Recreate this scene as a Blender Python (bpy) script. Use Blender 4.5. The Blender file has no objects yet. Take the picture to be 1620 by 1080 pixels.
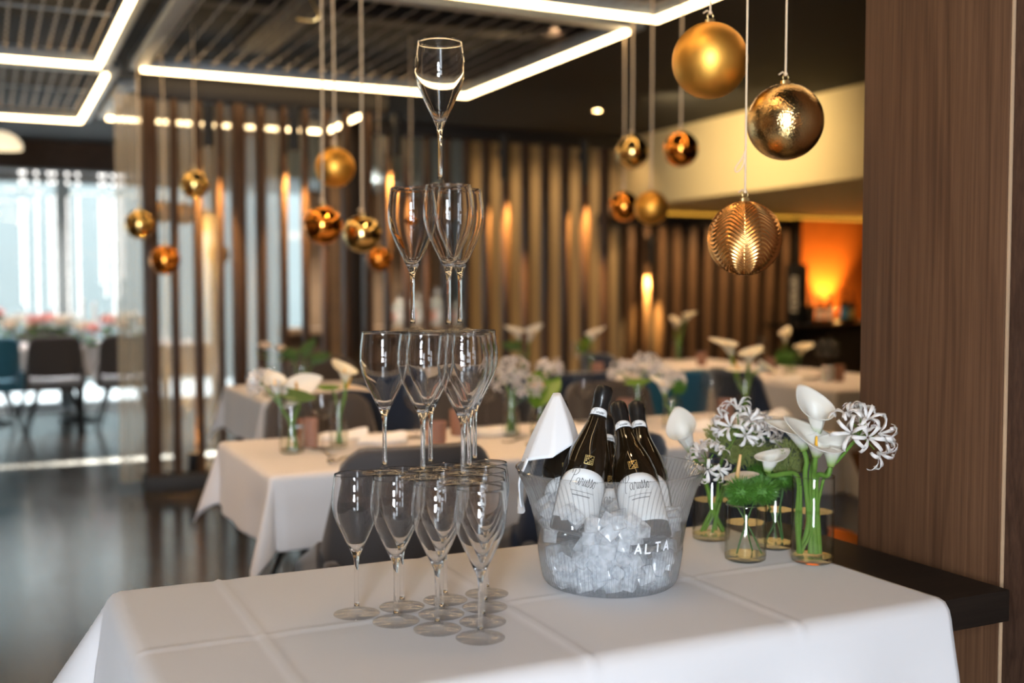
import bpy, math, random
from math import sin, cos, pi, radians, sqrt, atan2, hypot, exp
from mathutils import Vector, Matrix

random.seed(7)
S = bpy.context.scene
COL = S.collection

# ------------------------------------------------------------------ camera, world, exposure
# world axes follow the room: X along the long edges of the tables, Y towards the window wall.
# The camera stands over the origin, turned 25.5 degrees to the right of Y.
F, HOR, CAMZ, YAW = 1740.0, 455.0, 1.29, radians(25.5)
CY, SY = cos(YAW), sin(YAW)
PITCH = math.atan((540 - HOR) / F)
cam_d = bpy.data.cameras.new('camera')
cam = bpy.data.objects.new('camera', cam_d)
COL.objects.link(cam)
cam.location = (0, 0, CAMZ)
cam.rotation_euler = (pi / 2 - PITCH, 0, -YAW)
cam_d.sensor_width = 36
cam_d.lens = F * 36 / 1620
cam_d.dof.use_dof = True
cam_d.dof.focus_distance = 1.95
cam_d.dof.aperture_fstop = 2.0
cam_d.clip_start = 0.05
S.camera = cam
S.view_settings.view_transform = 'Standard'
S.view_settings.look = 'None'
S.view_settings.gamma = 1
S.view_settings.use_curve_mapping = False
S.view_settings.exposure = 0.32
S.cycles.max_bounces = 32
S.cycles.transmission_bounces = 32
S.cycles.transparent_max_bounces = 32
S.cycles.glossy_bounces = 6
S.cycles.diffuse_bounces = 4
S.cycles.blur_glossy = 0.5
S.cycles.sample_clamp_indirect = 6.0

wd = bpy.data.worlds.new('sky')
S.world = wd
wd.use_nodes = True
bg = wd.node_tree.nodes['Background']
bg.inputs[0].default_value = (0.88, 0.95, 1.0, 1)
bg.inputs[1].default_value = 5.6


def light(name, kind, loc, power, color, size=0.2, target=None, size_y=None, spot=60, blend=0.6):
    d = bpy.data.lights.new(name, kind)
    d.energy = power
    d.color = color
    if kind == 'AREA':
        d.size = size
        if size_y:
            d.shape = 'RECTANGLE'
            d.size_y = size_y
    elif kind == 'SUN':
        d.angle = size
    else:
        d.shadow_soft_size = size
    if kind == 'SPOT':
        d.spot_size = radians(spot)
        d.spot_blend = blend
    o = bpy.data.objects.new(name, d)
    COL.objects.link(o)
    o.location = loc
    if target is not None:
        v = Vector(target) - Vector(loc)
        o.rotation_euler = v.to_track_quat('-Z', 'Y').to_euler()
    return o


def W(x, d):
    """lateral / forward metres from the camera -> room X, Y"""
    return (x * CY + d * SY, -x * SY + d * CY)


def ray(px, py):
    a = (px - 810) / F
    b = (540 - py) / F
    f = cos(PITCH) + b * sin(PITCH)
    z = -sin(PITCH) + b * cos(PITCH)
    return a, f, z


def PZ(px, py, z):
    """point of the photograph on the level plane of height z"""
    a, f, c = ray(px, py)
    t = (z - CAMZ) / c
    X, Y = W(a * t, f * t)
    return Vector((X, Y, z))


def PD(px, py, d):
    """point of the photograph at forward distance d"""
    a, f, c = ray(px, py)
    t = d / f
    X, Y = W(a * t, d)
    return Vector((X, Y, CAMZ + c * t))


def PY(px, py, Y):
    a, f, c = ray(px, py)
    t = Y / (-a * SY + f * CY)
    return Vector(((a * CY + f * SY) * t, Y, CAMZ + c * t))


COOL = (0.80, 0.90, 1.0)
WARM = (1.0, 0.66, 0.34)
AMBER = (1.0, 0.64, 0.22)
# the sun comes over the roof of the house opposite
sun = light('sun', 'SUN', (0, 20, 10), 55.0, (1.0, 0.93, 0.8), size=0.01, target=None)
sun.rotation_euler = (Vector((-0.25, -1, -0.58))).to_track_quat('-Z', 'Y').to_euler()
# windows of the room behind the photographer: three panes, one above the other
for k, zz in enumerate((0.75, 1.6, 2.35)):
    x, y = W(-0.25, -2.3)
    light('daylight_pane', 'AREA', (x, y, zz), 70, COOL, size=0.62, size_y=0.62, target=(*W(0.1, 2.2), zz * 0.6 + 0.4))

# ------------------------------------------------------------------ materials


def mat(name):
    m = bpy.data.materials.new(name)
    m.use_nodes = True
    nt = m.node_tree
    return m, nt, nt.nodes['Principled BSDF'], nt.nodes['Material Output']


def N(nt, kind, **kw):
    n = nt.nodes.new(kind)
    for k, v in kw.items():
        if k in n.inputs:
            n.inputs[k].default_value = v
        else:
            setattr(n, k, v)
    return n


def pbr(name, col, rough=0.5, metal=0.0, spec=0.5, bump=0.0, bscale=50, bstretch=None, var=0.0, vscale=8, sheen=0.0,
        emit=None, estr=0.0, trans=0.0, ior=1.45, coat=0.0, sss=0.0):
    m, nt, p, o = mat(name)
    p.inputs['Base Color'].default_value = (*col, 1)
    p.inputs['Roughness'].default_value = rough
    p.inputs['Metallic'].default_value = metal
    p.inputs['Specular IOR Level'].default_value = spec
    p.inputs['Sheen Weight'].default_value = sheen
    p.inputs['Transmission Weight'].default_value = trans
    p.inputs['IOR'].default_value = ior
    p.inputs['Coat Weight'].default_value = coat
    if sss:
        p.inputs['Subsurface Weight'].default_value = sss
        p.inputs['Subsurface Scale'].default_value = 0.01
    if emit:
        p.inputs['Emission Color'].default_value = (*emit, 1)
        p.inputs['Emission Strength'].default_value = estr
    tc = None
    if bump or var:
        tc = N(nt, 'ShaderNodeTexCoord')
        mp = N(nt, 'ShaderNodeMapping')
        if bstretch:
            mp.inputs['Scale'].default_value = bstretch
        nt.links.new(tc.outputs['Object'], mp.inputs['Vector'])
    if bump:
        no = N(nt, 'ShaderNodeTexNoise', Scale=bscale, Detail=3.0)
        nt.links.new(mp.outputs[0], no.inputs['Vector'])
        b = N(nt, 'ShaderNodeBump', Strength=bump, Distance=0.002)
        nt.links.new(no.outputs['Fac'], b.inputs['Height'])
        nt.links.new(b.outputs[0], p.inputs['Normal'])
    if var:
        no = N(nt, 'ShaderNodeTexNoise', Scale=vscale, Detail=4.0)
        nt.links.new(mp.outputs[0], no.inputs['Vector'])
        r = N(nt, 'ShaderNodeValToRGB')
        r.color_ramp.elements[0].position = 0.3
        r.color_ramp.elements[1].position = 0.7
        r.color_ramp.elements[0].color = (*[c * (1 - var) for c in col], 1)
        r.color_ramp.elements[1].color = (*[min(1, c * (1 + var)) for c in col], 1)
        nt.links.new(no.outputs['Fac'], r.inputs[0])
        nt.links.new(r.outputs[0], p.inputs['Base Color'])
    return m


def wood(name, c1, c2, rough=0.45, scale=3.0, stretch=(6, 6, 0.45), bump=0.25, rings=6.0, spec=0.25):
    """long-grained timber with cathedral figure; grain runs along local Z of the stretch"""
    m, nt, p, o = mat(name)
    tc = N(nt, 'ShaderNodeTexCoord')
    mp = N(nt, 'ShaderNodeMapping')
    mp.inputs['Scale'].default_value = stretch
    nt.links.new(tc.outputs['Object'], mp.inputs['Vector'])
    big = N(nt, 'ShaderNodeTexNoise', Scale=scale * 0.35, Detail=2.0, Distortion=0.6)
    nt.links.new(mp.outputs[0], big.inputs['Vector'])
    mul = N(nt, 'ShaderNodeMath', operation='MULTIPLY')
    mul.inputs[1].default_value = rings * 6.28
    nt.links.new(big.outputs['Fac'], mul.inputs[0])
    sn = N(nt, 'ShaderNodeMath', operation='SINE')
    nt.links.new(mul.outputs[0], sn.inputs[0])
    rg = N(nt, 'ShaderNodeMapRange')
    rg.inputs[1].default_value = 0.55
    rg.inputs[2].default_value = 1.0
    nt.links.new(sn.outputs[0], rg.inputs[0])
    mp2 = N(nt, 'ShaderNodeMapping')
    mp2.inputs['Scale'].default_value = tuple(s * (9 if s > 1 else 2) for s in stretch)
    nt.links.new(tc.outputs['Object'], mp2.inputs['Vector'])
    fine = N(nt, 'ShaderNodeTexNoise', Scale=scale, Detail=5.0, Roughness=0.7)
    nt.links.new(mp2.outputs[0], fine.inputs['Vector'])
    ramp = N(nt, 'ShaderNodeValToRGB')
    ramp.color_ramp.elements[0].position = 0.32
    ramp.color_ramp.elements[1].position = 0.68
    ramp.color_ramp.elements[0].color = (*c1, 1)
    ramp.color_ramp.elements[1].color = (*c2, 1)
    nt.links.new(fine.outputs['Fac'], ramp.inputs[0])
    mix = N(nt, 'ShaderNodeMix', data_type='RGBA', blend_type='MULTIPLY')
    mx = N(nt, 'ShaderNodeMath', operation='MULTIPLY')
    mx.inputs[1].default_value = 0.32
    nt.links.new(rg.outputs[0], mx.inputs[0])
    nt.links.new(mx.outputs[0], mix.inputs[0])
    nt.links.new(ramp.outputs[0], mix.inputs[6])
    mix.inputs[7].default_value = (0.35, 0.28, 0.25, 1)
    nt.links.new(mix.outputs[2], p.inputs['Base Color'])
    p.inputs['Roughness'].default_value = rough
    p.inputs['Specular IOR Level'].default_value = spec
    b = N(nt, 'ShaderNodeBump', Strength=bump, Distance=0.001)
    nt.links.new(fine.outputs['Fac'], b.inputs['Height'])
    nt.links.new(b.outputs[0], p.inputs['Normal'])
    return m


def glass(name, col=(1, 1, 1), rough=0.0, ior=1.5):
    m, nt, p, o = mat(name)
    nt.nodes.remove(p)
    g = N(nt, 'ShaderNodeBsdfGlass', IOR=ior, Roughness=rough)
    g.inputs['Color'].default_value = (*col, 1)
    nt.links.new(g.outputs[0], o.inputs['Surface'])
    return m


def schlick(nt, k=1.0, f0=0.045):
    """mirror share of a thin sheet, the same from both of its sides"""
    lw = N(nt, 'ShaderNodeLayerWeight', Blend=0.5)
    pw = N(nt, 'ShaderNodeMath', operation='POWER')
    pw.inputs[1].default_value = 4.0
    nt.links.new(lw.outputs['Facing'], pw.inputs[0])
    ma = N(nt, 'ShaderNodeMath', operation='MULTIPLY_ADD', use_clamp=True)
    ma.inputs[1].default_value = (1 - f0) * .9 * min(1, k)
    ma.inputs[2].default_value = f0 * k
    nt.links.new(pw.outputs[0], ma.inputs[0])
    return ma


def thin_glass(name, tint=(0.97, 0.98, 0.98), edge=(0.55, 0.57, 0.58), refl=1.0, rough=0.02, haze=0.0, hazecol=(0.9, 0.92, 0.95), e0=0.35, f0=0.045):
    """thin clear pane or wall: looks straight through, mirrors more and more towards grazing"""
    m, nt, p, o = mat(name)
    nt.nodes.remove(p)
    lw = N(nt, 'ShaderNodeLayerWeight', Blend=0.35)
    ramp = N(nt, 'ShaderNodeValToRGB')
    ramp.color_ramp.elements[0].position = e0
    ramp.color_ramp.elements[0].color = (*tint, 1)
    ramp.color_ramp.elements[1].position = 0.95
    ramp.color_ramp.elements[1].color = (*edge, 1)
    nt.links.new(lw.outputs['Facing'], ramp.inputs[0])
    tr = N(nt, 'ShaderNodeBsdfTransparent')
    nt.links.new(ramp.outputs[0], tr.inputs[0])
    gl = N(nt, 'ShaderNodeBsdfGlossy', Roughness=rough)
    mul = schlick(nt, refl, f0)
    mx = N(nt, 'ShaderNodeMixShader')
    nt.links.new(mul.outputs[0], mx.inputs[0])
    last = tr
    if haze:
        df = N(nt, 'ShaderNodeBsdfDiffuse')
        df.inputs[0].default_value = (*hazecol, 1)
        tl = N(nt, 'ShaderNodeBsdfTranslucent')
        tl.inputs[0].default_value = (*hazecol, 1)
        ad = N(nt, 'ShaderNodeMixShader')
        ad.inputs[0].default_value = 0.5
        nt.links.new(df.outputs[0], ad.inputs[1])
        nt.links.new(tl.outputs[0], ad.inputs[2])
        hz = N(nt, 'ShaderNodeMixShader')
        hz.inputs[0].default_value = haze
        nt.links.new(tr.outputs[0], hz.inputs[1])
        nt.links.new(ad.outputs[0], hz.inputs[2])
        last = hz
    nt.links.new(last.outputs[0], mx.inputs[1])
    nt.links.new(gl.outputs[0], mx.inputs[2])
    nt.links.new(mx.outputs[0], o.inputs['Surface'])
    return m


def leafy(name, col, tr=0.35, rough=0.45, col2=None, axis=2, lo=0.0, hi=1.0):
    """petal or leaf: diffuse, a little light shining through; optional second colour towards the base"""
    m, nt, p, o = mat(name)
    p.inputs['Base Color'].default_value = (*col, 1)
    p.inputs['Roughness'].default_value = rough
    tl = N(nt, 'ShaderNodeBsdfTranslucent')
    tl.inputs[0].default_value = (*col, 1)
    if col2:
        at = N(nt, 'ShaderNodeAttribute', attribute_name='tone')
        ramp = N(nt, 'ShaderNodeValToRGB')
        ramp.color_ramp.elements[0].position = lo
        ramp.color_ramp.elements[1].position = hi
        ramp.color_ramp.elements[0].color = (*col2, 1)
        ramp.color_ramp.elements[1].color = (*col, 1)
        nt.links.new(at.outputs['Fac'], ramp.inputs[0])
        nt.links.new(ramp.outputs[0], p.inputs['Base Color'])
        nt.links.new(ramp.outputs[0], tl.inputs[0])
    mx = N(nt, 'ShaderNodeMixShader')
    mx.inputs[0].default_value = tr
    nt.links.new(p.outputs[0], mx.inputs[1])
    nt.links.new(tl.outputs[0], mx.inputs[2])
    nt.links.new(mx.outputs[0], o.inputs['Surface'])
    return m


def sheer(name, col, see=0.45):
    m, nt, p, o = mat(name)
    nt.nodes.remove(p)
    tr = N(nt, 'ShaderNodeBsdfTransparent')
    df = N(nt, 'ShaderNodeBsdfDiffuse')
    tl = N(nt, 'ShaderNodeBsdfTranslucent')
    df.inputs[0].default_value = (*col, 1)
    tl.inputs[0].default_value = (*col, 1)
    a = N(nt, 'ShaderNodeMixShader')
    a.inputs[0].default_value = 0.55
    nt.links.new(df.outputs[0], a.inputs[1])
    nt.links.new(tl.outputs[0], a.inputs[2])
    b = N(nt, 'ShaderNodeMixShader')
    b.inputs[0].default_value = see
    nt.links.new(a.outputs[0], b.inputs[1])
    nt.links.new(tr.outputs[0], b.inputs[2])
    nt.links.new(b.outputs[0], o.inputs['Surface'])
    return m


def emitter(name, col, strength):
    m, nt, p, o = mat(name)
    nt.nodes.remove(p)
    e = N(nt, 'ShaderNodeEmission', Strength=strength)
    e.inputs[0].default_value = (*col, 1)
    nt.links.new(e.outputs[0], o.inputs['Surface'])
    return m


def ice_mat():
    m, nt, p, o = mat('ice')
    nt.nodes.remove(p)
    tr = N(nt, 'ShaderNodeBsdfTransparent')
    tr.inputs[0].default_value = (0.97, 0.985, 1, 1)
    df = N(nt, 'ShaderNodeBsdfDiffuse')
    df.inputs[0].default_value = (0.93, 0.95, 0.98, 1)
    tl = N(nt, 'ShaderNodeBsdfTranslucent')
    tl.inputs[0].default_value = (0.95, 0.97, 1, 1)
    a = N(nt, 'ShaderNodeMixShader')
    a.inputs[0].default_value = 0.55
    nt.links.new(df.outputs[0], a.inputs[1])
    nt.links.new(tl.outputs[0], a.inputs[2])
    tc = N(nt, 'ShaderNodeTexCoord')
    no = N(nt, 'ShaderNodeTexNoise', Scale=1.6, Detail=3.0)
    nt.links.new(tc.outputs['Object'], no.inputs['Vector'])
    mr = N(nt, 'ShaderNodeMapRange')
    mr.inputs[1].default_value = 0.35
    mr.inputs[2].default_value = 0.65
    mr.inputs[3].default_value = 0.35
    mr.inputs[4].default_value = 0.9
    nt.links.new(no.outputs['Fac'], mr.inputs[0])
    b = N(nt, 'ShaderNodeMixShader')
    nt.links.new(mr.outputs[0], b.inputs[0])
    nt.links.new(tr.outputs[0], b.inputs[1])
    nt.links.new(a.outputs[0], b.inputs[2])
    gl = N(nt, 'ShaderNodeBsdfGlossy', Roughness=0.12)
    fr = schlick(nt, 1.0)
    c = N(nt, 'ShaderNodeMixShader')
    nt.links.new(fr.outputs[0], c.inputs[0])
    nt.links.new(b.outputs[0], c.inputs[1])
    nt.links.new(gl.outputs[0], c.inputs[2])
    nt.links.new(c.outputs[0], o.inputs['Surface'])
    return m


def floor_mat():
    m, nt, p, o = mat('dark_wood_floor')
    tc = N(nt, 'ShaderNodeTexCoord')
    mp = N(nt, 'ShaderNodeMapping')
    mp.inputs['Rotation'].default_value = (0, 0, radians(20))
    mp.inputs['Scale'].default_value = (1.0, 0.18, 1)
    nt.links.new(tc.outputs['Object'], mp.inputs['Vector'])
    n1 = N(nt, 'ShaderNodeTexNoise', Scale=7.0, Detail=6.0, Roughness=0.65, Distortion=0.8)
    nt.links.new(mp.outputs[0], n1.inputs['Vector'])
    n2 = N(nt, 'ShaderNodeTexNoise', Scale=60.0, Detail=4.0, Roughness=0.6)
    nt.links.new(mp.outputs[0], n2.inputs['Vector'])
    ramp = N(nt, 'ShaderNodeValToRGB')
    ramp.color_ramp.elements[0].position = 0.3
    ramp.color_ramp.elements[1].position = 0.72
    ramp.color_ramp.elements[0].color = (0.018, 0.013, 0.010, 1)
    ramp.color_ramp.elements[1].color = (0.060, 0.042, 0.031, 1)
    nt.links.new(n1.outputs['Fac'], ramp.inputs[0])
    nt.links.new(ramp.outputs[0], p.inputs['Base Color'])
    mr = N(nt, 'ShaderNodeMapRange')
    mr.inputs[3].default_value = 0.10
    mr.inputs[4].default_value = 0.27
    nt.links.new(n1.outputs['Fac'], mr.inputs[0])
    nt.links.new(mr.outputs[0], p.inputs['Roughness'])
    p.inputs['IOR'].default_value = 3.2
    ad = N(nt, 'ShaderNodeMath', operation='MULTIPLY_ADD')
    ad.inputs[1].default_value = 0.35
    nt.links.new(n2.outputs['Fac'], ad.inputs[0])
    nt.links.new(n1.outputs['Fac'], ad.inputs[2])
    b = N(nt, 'ShaderNodeBump', Strength=0.09, Distance=0.006)
    nt.links.new(ad.outputs[0], b.inputs['Height'])
    nt.links.new(b.outputs[0], p.inputs['Normal'])
    return m


MT = dict(
    cloth=pbr('white_linen', (0.66, 0.625, 0.62), 0.75, sheen=0.15, bump=0.05, bscale=420),
    crystal=glass('crystal', ior=1.5),
    bucket=thin_glass('ribbed_acrylic', (0.985, 0.99, 0.99), (0.42, 0.44, 0.46), refl=1.2, rough=0.05, hazecol=(.95, .94, .94), haze=0.16, e0=0.12, f0=.07),
    bucketin=thin_glass('bucket_inside', (0.985, 0.99, 0.99), (0.85, 0.86, 0.87), refl=1.0, rough=0.04),
    vaseglass=thin_glass('vase_glass', (0.985, 0.99, 0.985), (0.50, 0.53, 0.47), refl=1.2, rough=0.01),
    wineglass=thin_glass('wine_glass', (0.97, 0.97, 0.97), (0.4, 0.4, 0.42), refl=1.2, rough=0.01),
    pane=thin_glass('window_pane', (0.97, 0.99, 0.99), (0.8, 0.85, 0.85), refl=0.8, rough=0.0),
    water=thin_glass('water', (0.975, 0.985, 0.955), (0.72, 0.75, 0.64), refl=1.0, rough=0.0),
    solidglass=thin_glass('solid_glass', (0.94, 0.95, 0.92), (0.62, 0.62, 0.52), refl=1.6, rough=0.02),
    footglass=thin_glass('foot_glass', (0.985, 0.985, 0.985), (0.93, 0.925, 0.915), refl=.62, rough=0.01, e0=.25),
    bowlglass=glass('bowl_crystal', ior=1.5),
    ice=ice_mat(),
    floor=floor_mat(),
    ceiling=pbr('anthracite_ceiling', (0.007, 0.007, 0.007), 0.8, bump=0.1, bscale=30),
    pillar=wood('walnut_pillar', (0.070, 0.031, 0.014), (0.130, 0.061, 0.029), 0.6, 2.6, (5, 5, 0.40), 0.35, 5.0),
    pillar2=wood('dark_walnut_pillar', (0.048, 0.022, 0.013), (0.085, 0.042, 0.025), 0.6, 2.6, (6, 6, 1.2), 0.35, 9.0),
    slab=wood('black_oak', (0.010, 0.006, 0.004), (0.018, 0.011, 0.007), 0.6, 3.0, (0.6, 7, 7), 0.2),
    fin=wood('louvre_walnut', (0.050, 0.024, 0.012), (0.095, 0.048, 0.024), 0.45, 3.0, (9, 9, 0.5), 0.2),
    fin_light=wood('louvre_oak', (0.15, 0.085, 0.045), (0.24, 0.14, 0.08), 0.45, 3.0, (9, 9, 0.5), 0.2),
    beam=pbr('dark_beam', (0.007, 0.0045, 0.0035), 0.6),
    cream=pbr('cream_plaster', (0.66, 0.55, 0.32), 0.7, bump=0.05, bscale=60),
    plasterwall=pbr('tan_plaster', (0.50, 0.37, 0.20), 0.7, bump=0.05, bscale=60),
    brownwall=pbr('brown_wall', (0.09, 0.055, 0.035), 0.7, var=0.15),
    tanwall=pbr('tan_panel', (0.42, 0.27, 0.16), 0.6, var=0.1),
    bluewall=pbr('grey_blue_wall', (0.46, 0.55, 0.57), 0.7),
    darkwall=pbr('dark_wall', (0.03, 0.02, 0.015), 0.6),
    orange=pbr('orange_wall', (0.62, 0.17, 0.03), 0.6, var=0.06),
    exterior=pbr('pale_render', (0.205, 0.235, 0.237), 0.8, var=0.03, vscale=1.0),
    terrace=pbr('pale_terrace', (0.8, 0.82, 0.82), 0.7),
    alu=pbr('grey_aluminium', (0.30, 0.33, 0.35), 0.45, metal=0.3),
    steel=pbr('steel_wire', (0.24, 0.20, 0.17), 0.45, metal=0.8),
    winframe=pbr('window_frame', (0.20, 0.23, 0.24), 0.5),
    led=emitter('led_strip', (1.0, 0.69, 0.35), 11.0),
    lampglow=emitter('lamp_glow', (1.0, 0.62, 0.25), 30.0),
    cove=emitter('cove_led', (1.0, 0.46, 0.05), 0.9),
    fairy=emitter('fairy_light', (1.0, 0.97, 0.92), 3.0),
    fairyred=emitter('fairy_light_red', (1.0, 0.45, 0.38), 2.0),
    black=pbr('black_metal', (0.012, 0.012, 0.013), 0.4, metal=0.2),
    charcoal=pbr('charcoal_fabric', (0.055, 0.047, 0.045), 0.85, sheen=0.3, bump=0.2, bscale=350),
    navy=pbr('navy_velvet', (0.010, 0.022, 0.050), 0.7, sheen=0.4, bump=0.15, bscale=300),
    teal=pbr('teal_velvet', (0.01, 0.12, 0.20), 0.65, sheen=0.4),
    greyseat=pbr('pale_seat', (0.35, 0.38, 0.42), 0.8),
    gold_matte=pbr('satin_gold', (1.0, 0.50, 0.09), 0.46, metal=1.0),
    gold_shiny=pbr('polished_gold', (0.90, 0.60, 0.22), 0.13, metal=1.0, bump=0.03, bscale=40),
    copper_shiny=pbr('polished_copper', (0.98, 0.36, 0.06), 0.09, metal=1.0),
    gold_rib=pbr('ribbed_bronze', (0.98, 0.50, 0.17), 0.27, metal=1.0),
    gold_brush=pbr('speckled_bronze', (0.74, 0.48, 0.20), 0.17, metal=1.0, bump=0.5, bscale=230),
    goldcap=pbr('gold_cap', (0.85, 0.62, 0.28), 0.3, metal=1.0),
    cord=pbr('gold_cord', (0.78, 0.60, 0.40), 0.5, metal=0.2, bump=0.3, bscale=900),
    bottle=pbr('dark_bottle_glass', (0.012, 0.007, 0.003), 0.06, spec=0.7, coat=0.5),
    foil=pbr('black_foil', (0.012, 0.010, 0.009), 0.28, spec=0.6, bump=0.4, bscale=90),
    label=pbr('bottle_label', (0.72, 0.72, 0.72), 0.6),
    ink=pbr('black_ink', (0.02, 0.02, 0.02), 0.6),
    goldprint=pbr('gold_print', (0.75, 0.55, 0.22), 0.35, metal=0.9),
    etched=pbr('etched_letters', (0.85, 0.87, 0.9), 0.7),
    whitecloth=pbr('napkin_linen', (0.84, 0.85, 0.88), 0.8, sheen=0.2, bump=0.06, bscale=500),
    petal=leafy('white_petal', (0.86, 0.84, 0.78), 0.30, 0.4, (0.30, 0.44, 0.10), lo=0.05, hi=0.42),
    creampetal=leafy('cream_petal', (0.86, 0.80, 0.62), 0.30, 0.4, (0.42, 0.44, 0.12), lo=0.05, hi=0.40),
    nerine=leafy('nerine_petal', (0.87, 0.83, 0.80), 0.30, 0.4),
    pinkpetal=leafy('pink_petal', (0.80, 0.42, 0.38), 0.3, 0.5),
    rosepetal=leafy('rose_petal', (0.85, 0.72, 0.58), 0.3, 0.5),
    stem=leafy('green_stem', (0.12, 0.24, 0.035), 0.10, 0.35),
    stemdark=leafy('dark_green_stem', (0.05, 0.13, 0.035), 0.08, 0.35),
    leaf=leafy('green_leaf', (0.13, 0.27, 0.02), 0.30, 0.35),
    leafdark=leafy('dark_leaf', (0.07, 0.14, 0.03), 0.25, 0.35),
    moss=leafy('fern_green', (0.27, 0.32, 0.09), 0.25, 0.6),
    fuzz=leafy('dianthus_green', (0.09, 0.24, 0.03), 0.25, 0.5),
    yellow=pbr('yellow_spadix', (0.80, 0.42, 0.03), 0.6, bump=0.3, bscale=500),
    peach=pbr('peach_spadix', (0.85, 0.52, 0.22), 0.6, bump=0.3, bscale=500),
    pinkglass=pbr('rose_glass', (0.62, 0.36, 0.27), 0.15, trans=0.45, ior=1.3),
    silver=pbr('cutlery_steel', (0.55, 0.50, 0.45), 0.22, metal=1.0),
    wax=pbr('candle_wax', (0.86, 0.84, 0.80), 0.5, sss=0.3),
    porcelain=pbr('porcelain', (0.8, 0.78, 0.74), 0.3),
    lampshade=pbr('cream_shade', (0.75, 0.66, 0.48), 0.6, emit=(1.0, 0.85, 0.6), estr=0.7),
    bluelabel=pbr('blue_label', (0.08, 0.32, 0.62), 0.5),
    bluecap=pbr('blue_cap', (0.02, 0.35, 0.55), 0.4),
    clearbottle=pbr('pale_bottle', (0.78, 0.76, 0.66), 0.1, trans=0.35),  # pale colour stands in for the bright light on the bar bottles
    rosecap=pbr('rose_capsule', (0.80, 0.38, 0.28), 0.4, metal=0.4),
    sheer=sheer('sheer_voile', (0.86, 0.74, 0.58), 0.68),
    boxletters=pbr('pale_print', (0.72, 0.68, 0.62), 0.5),
)

# ------------------------------------------------------------------ mesh helpers


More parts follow.
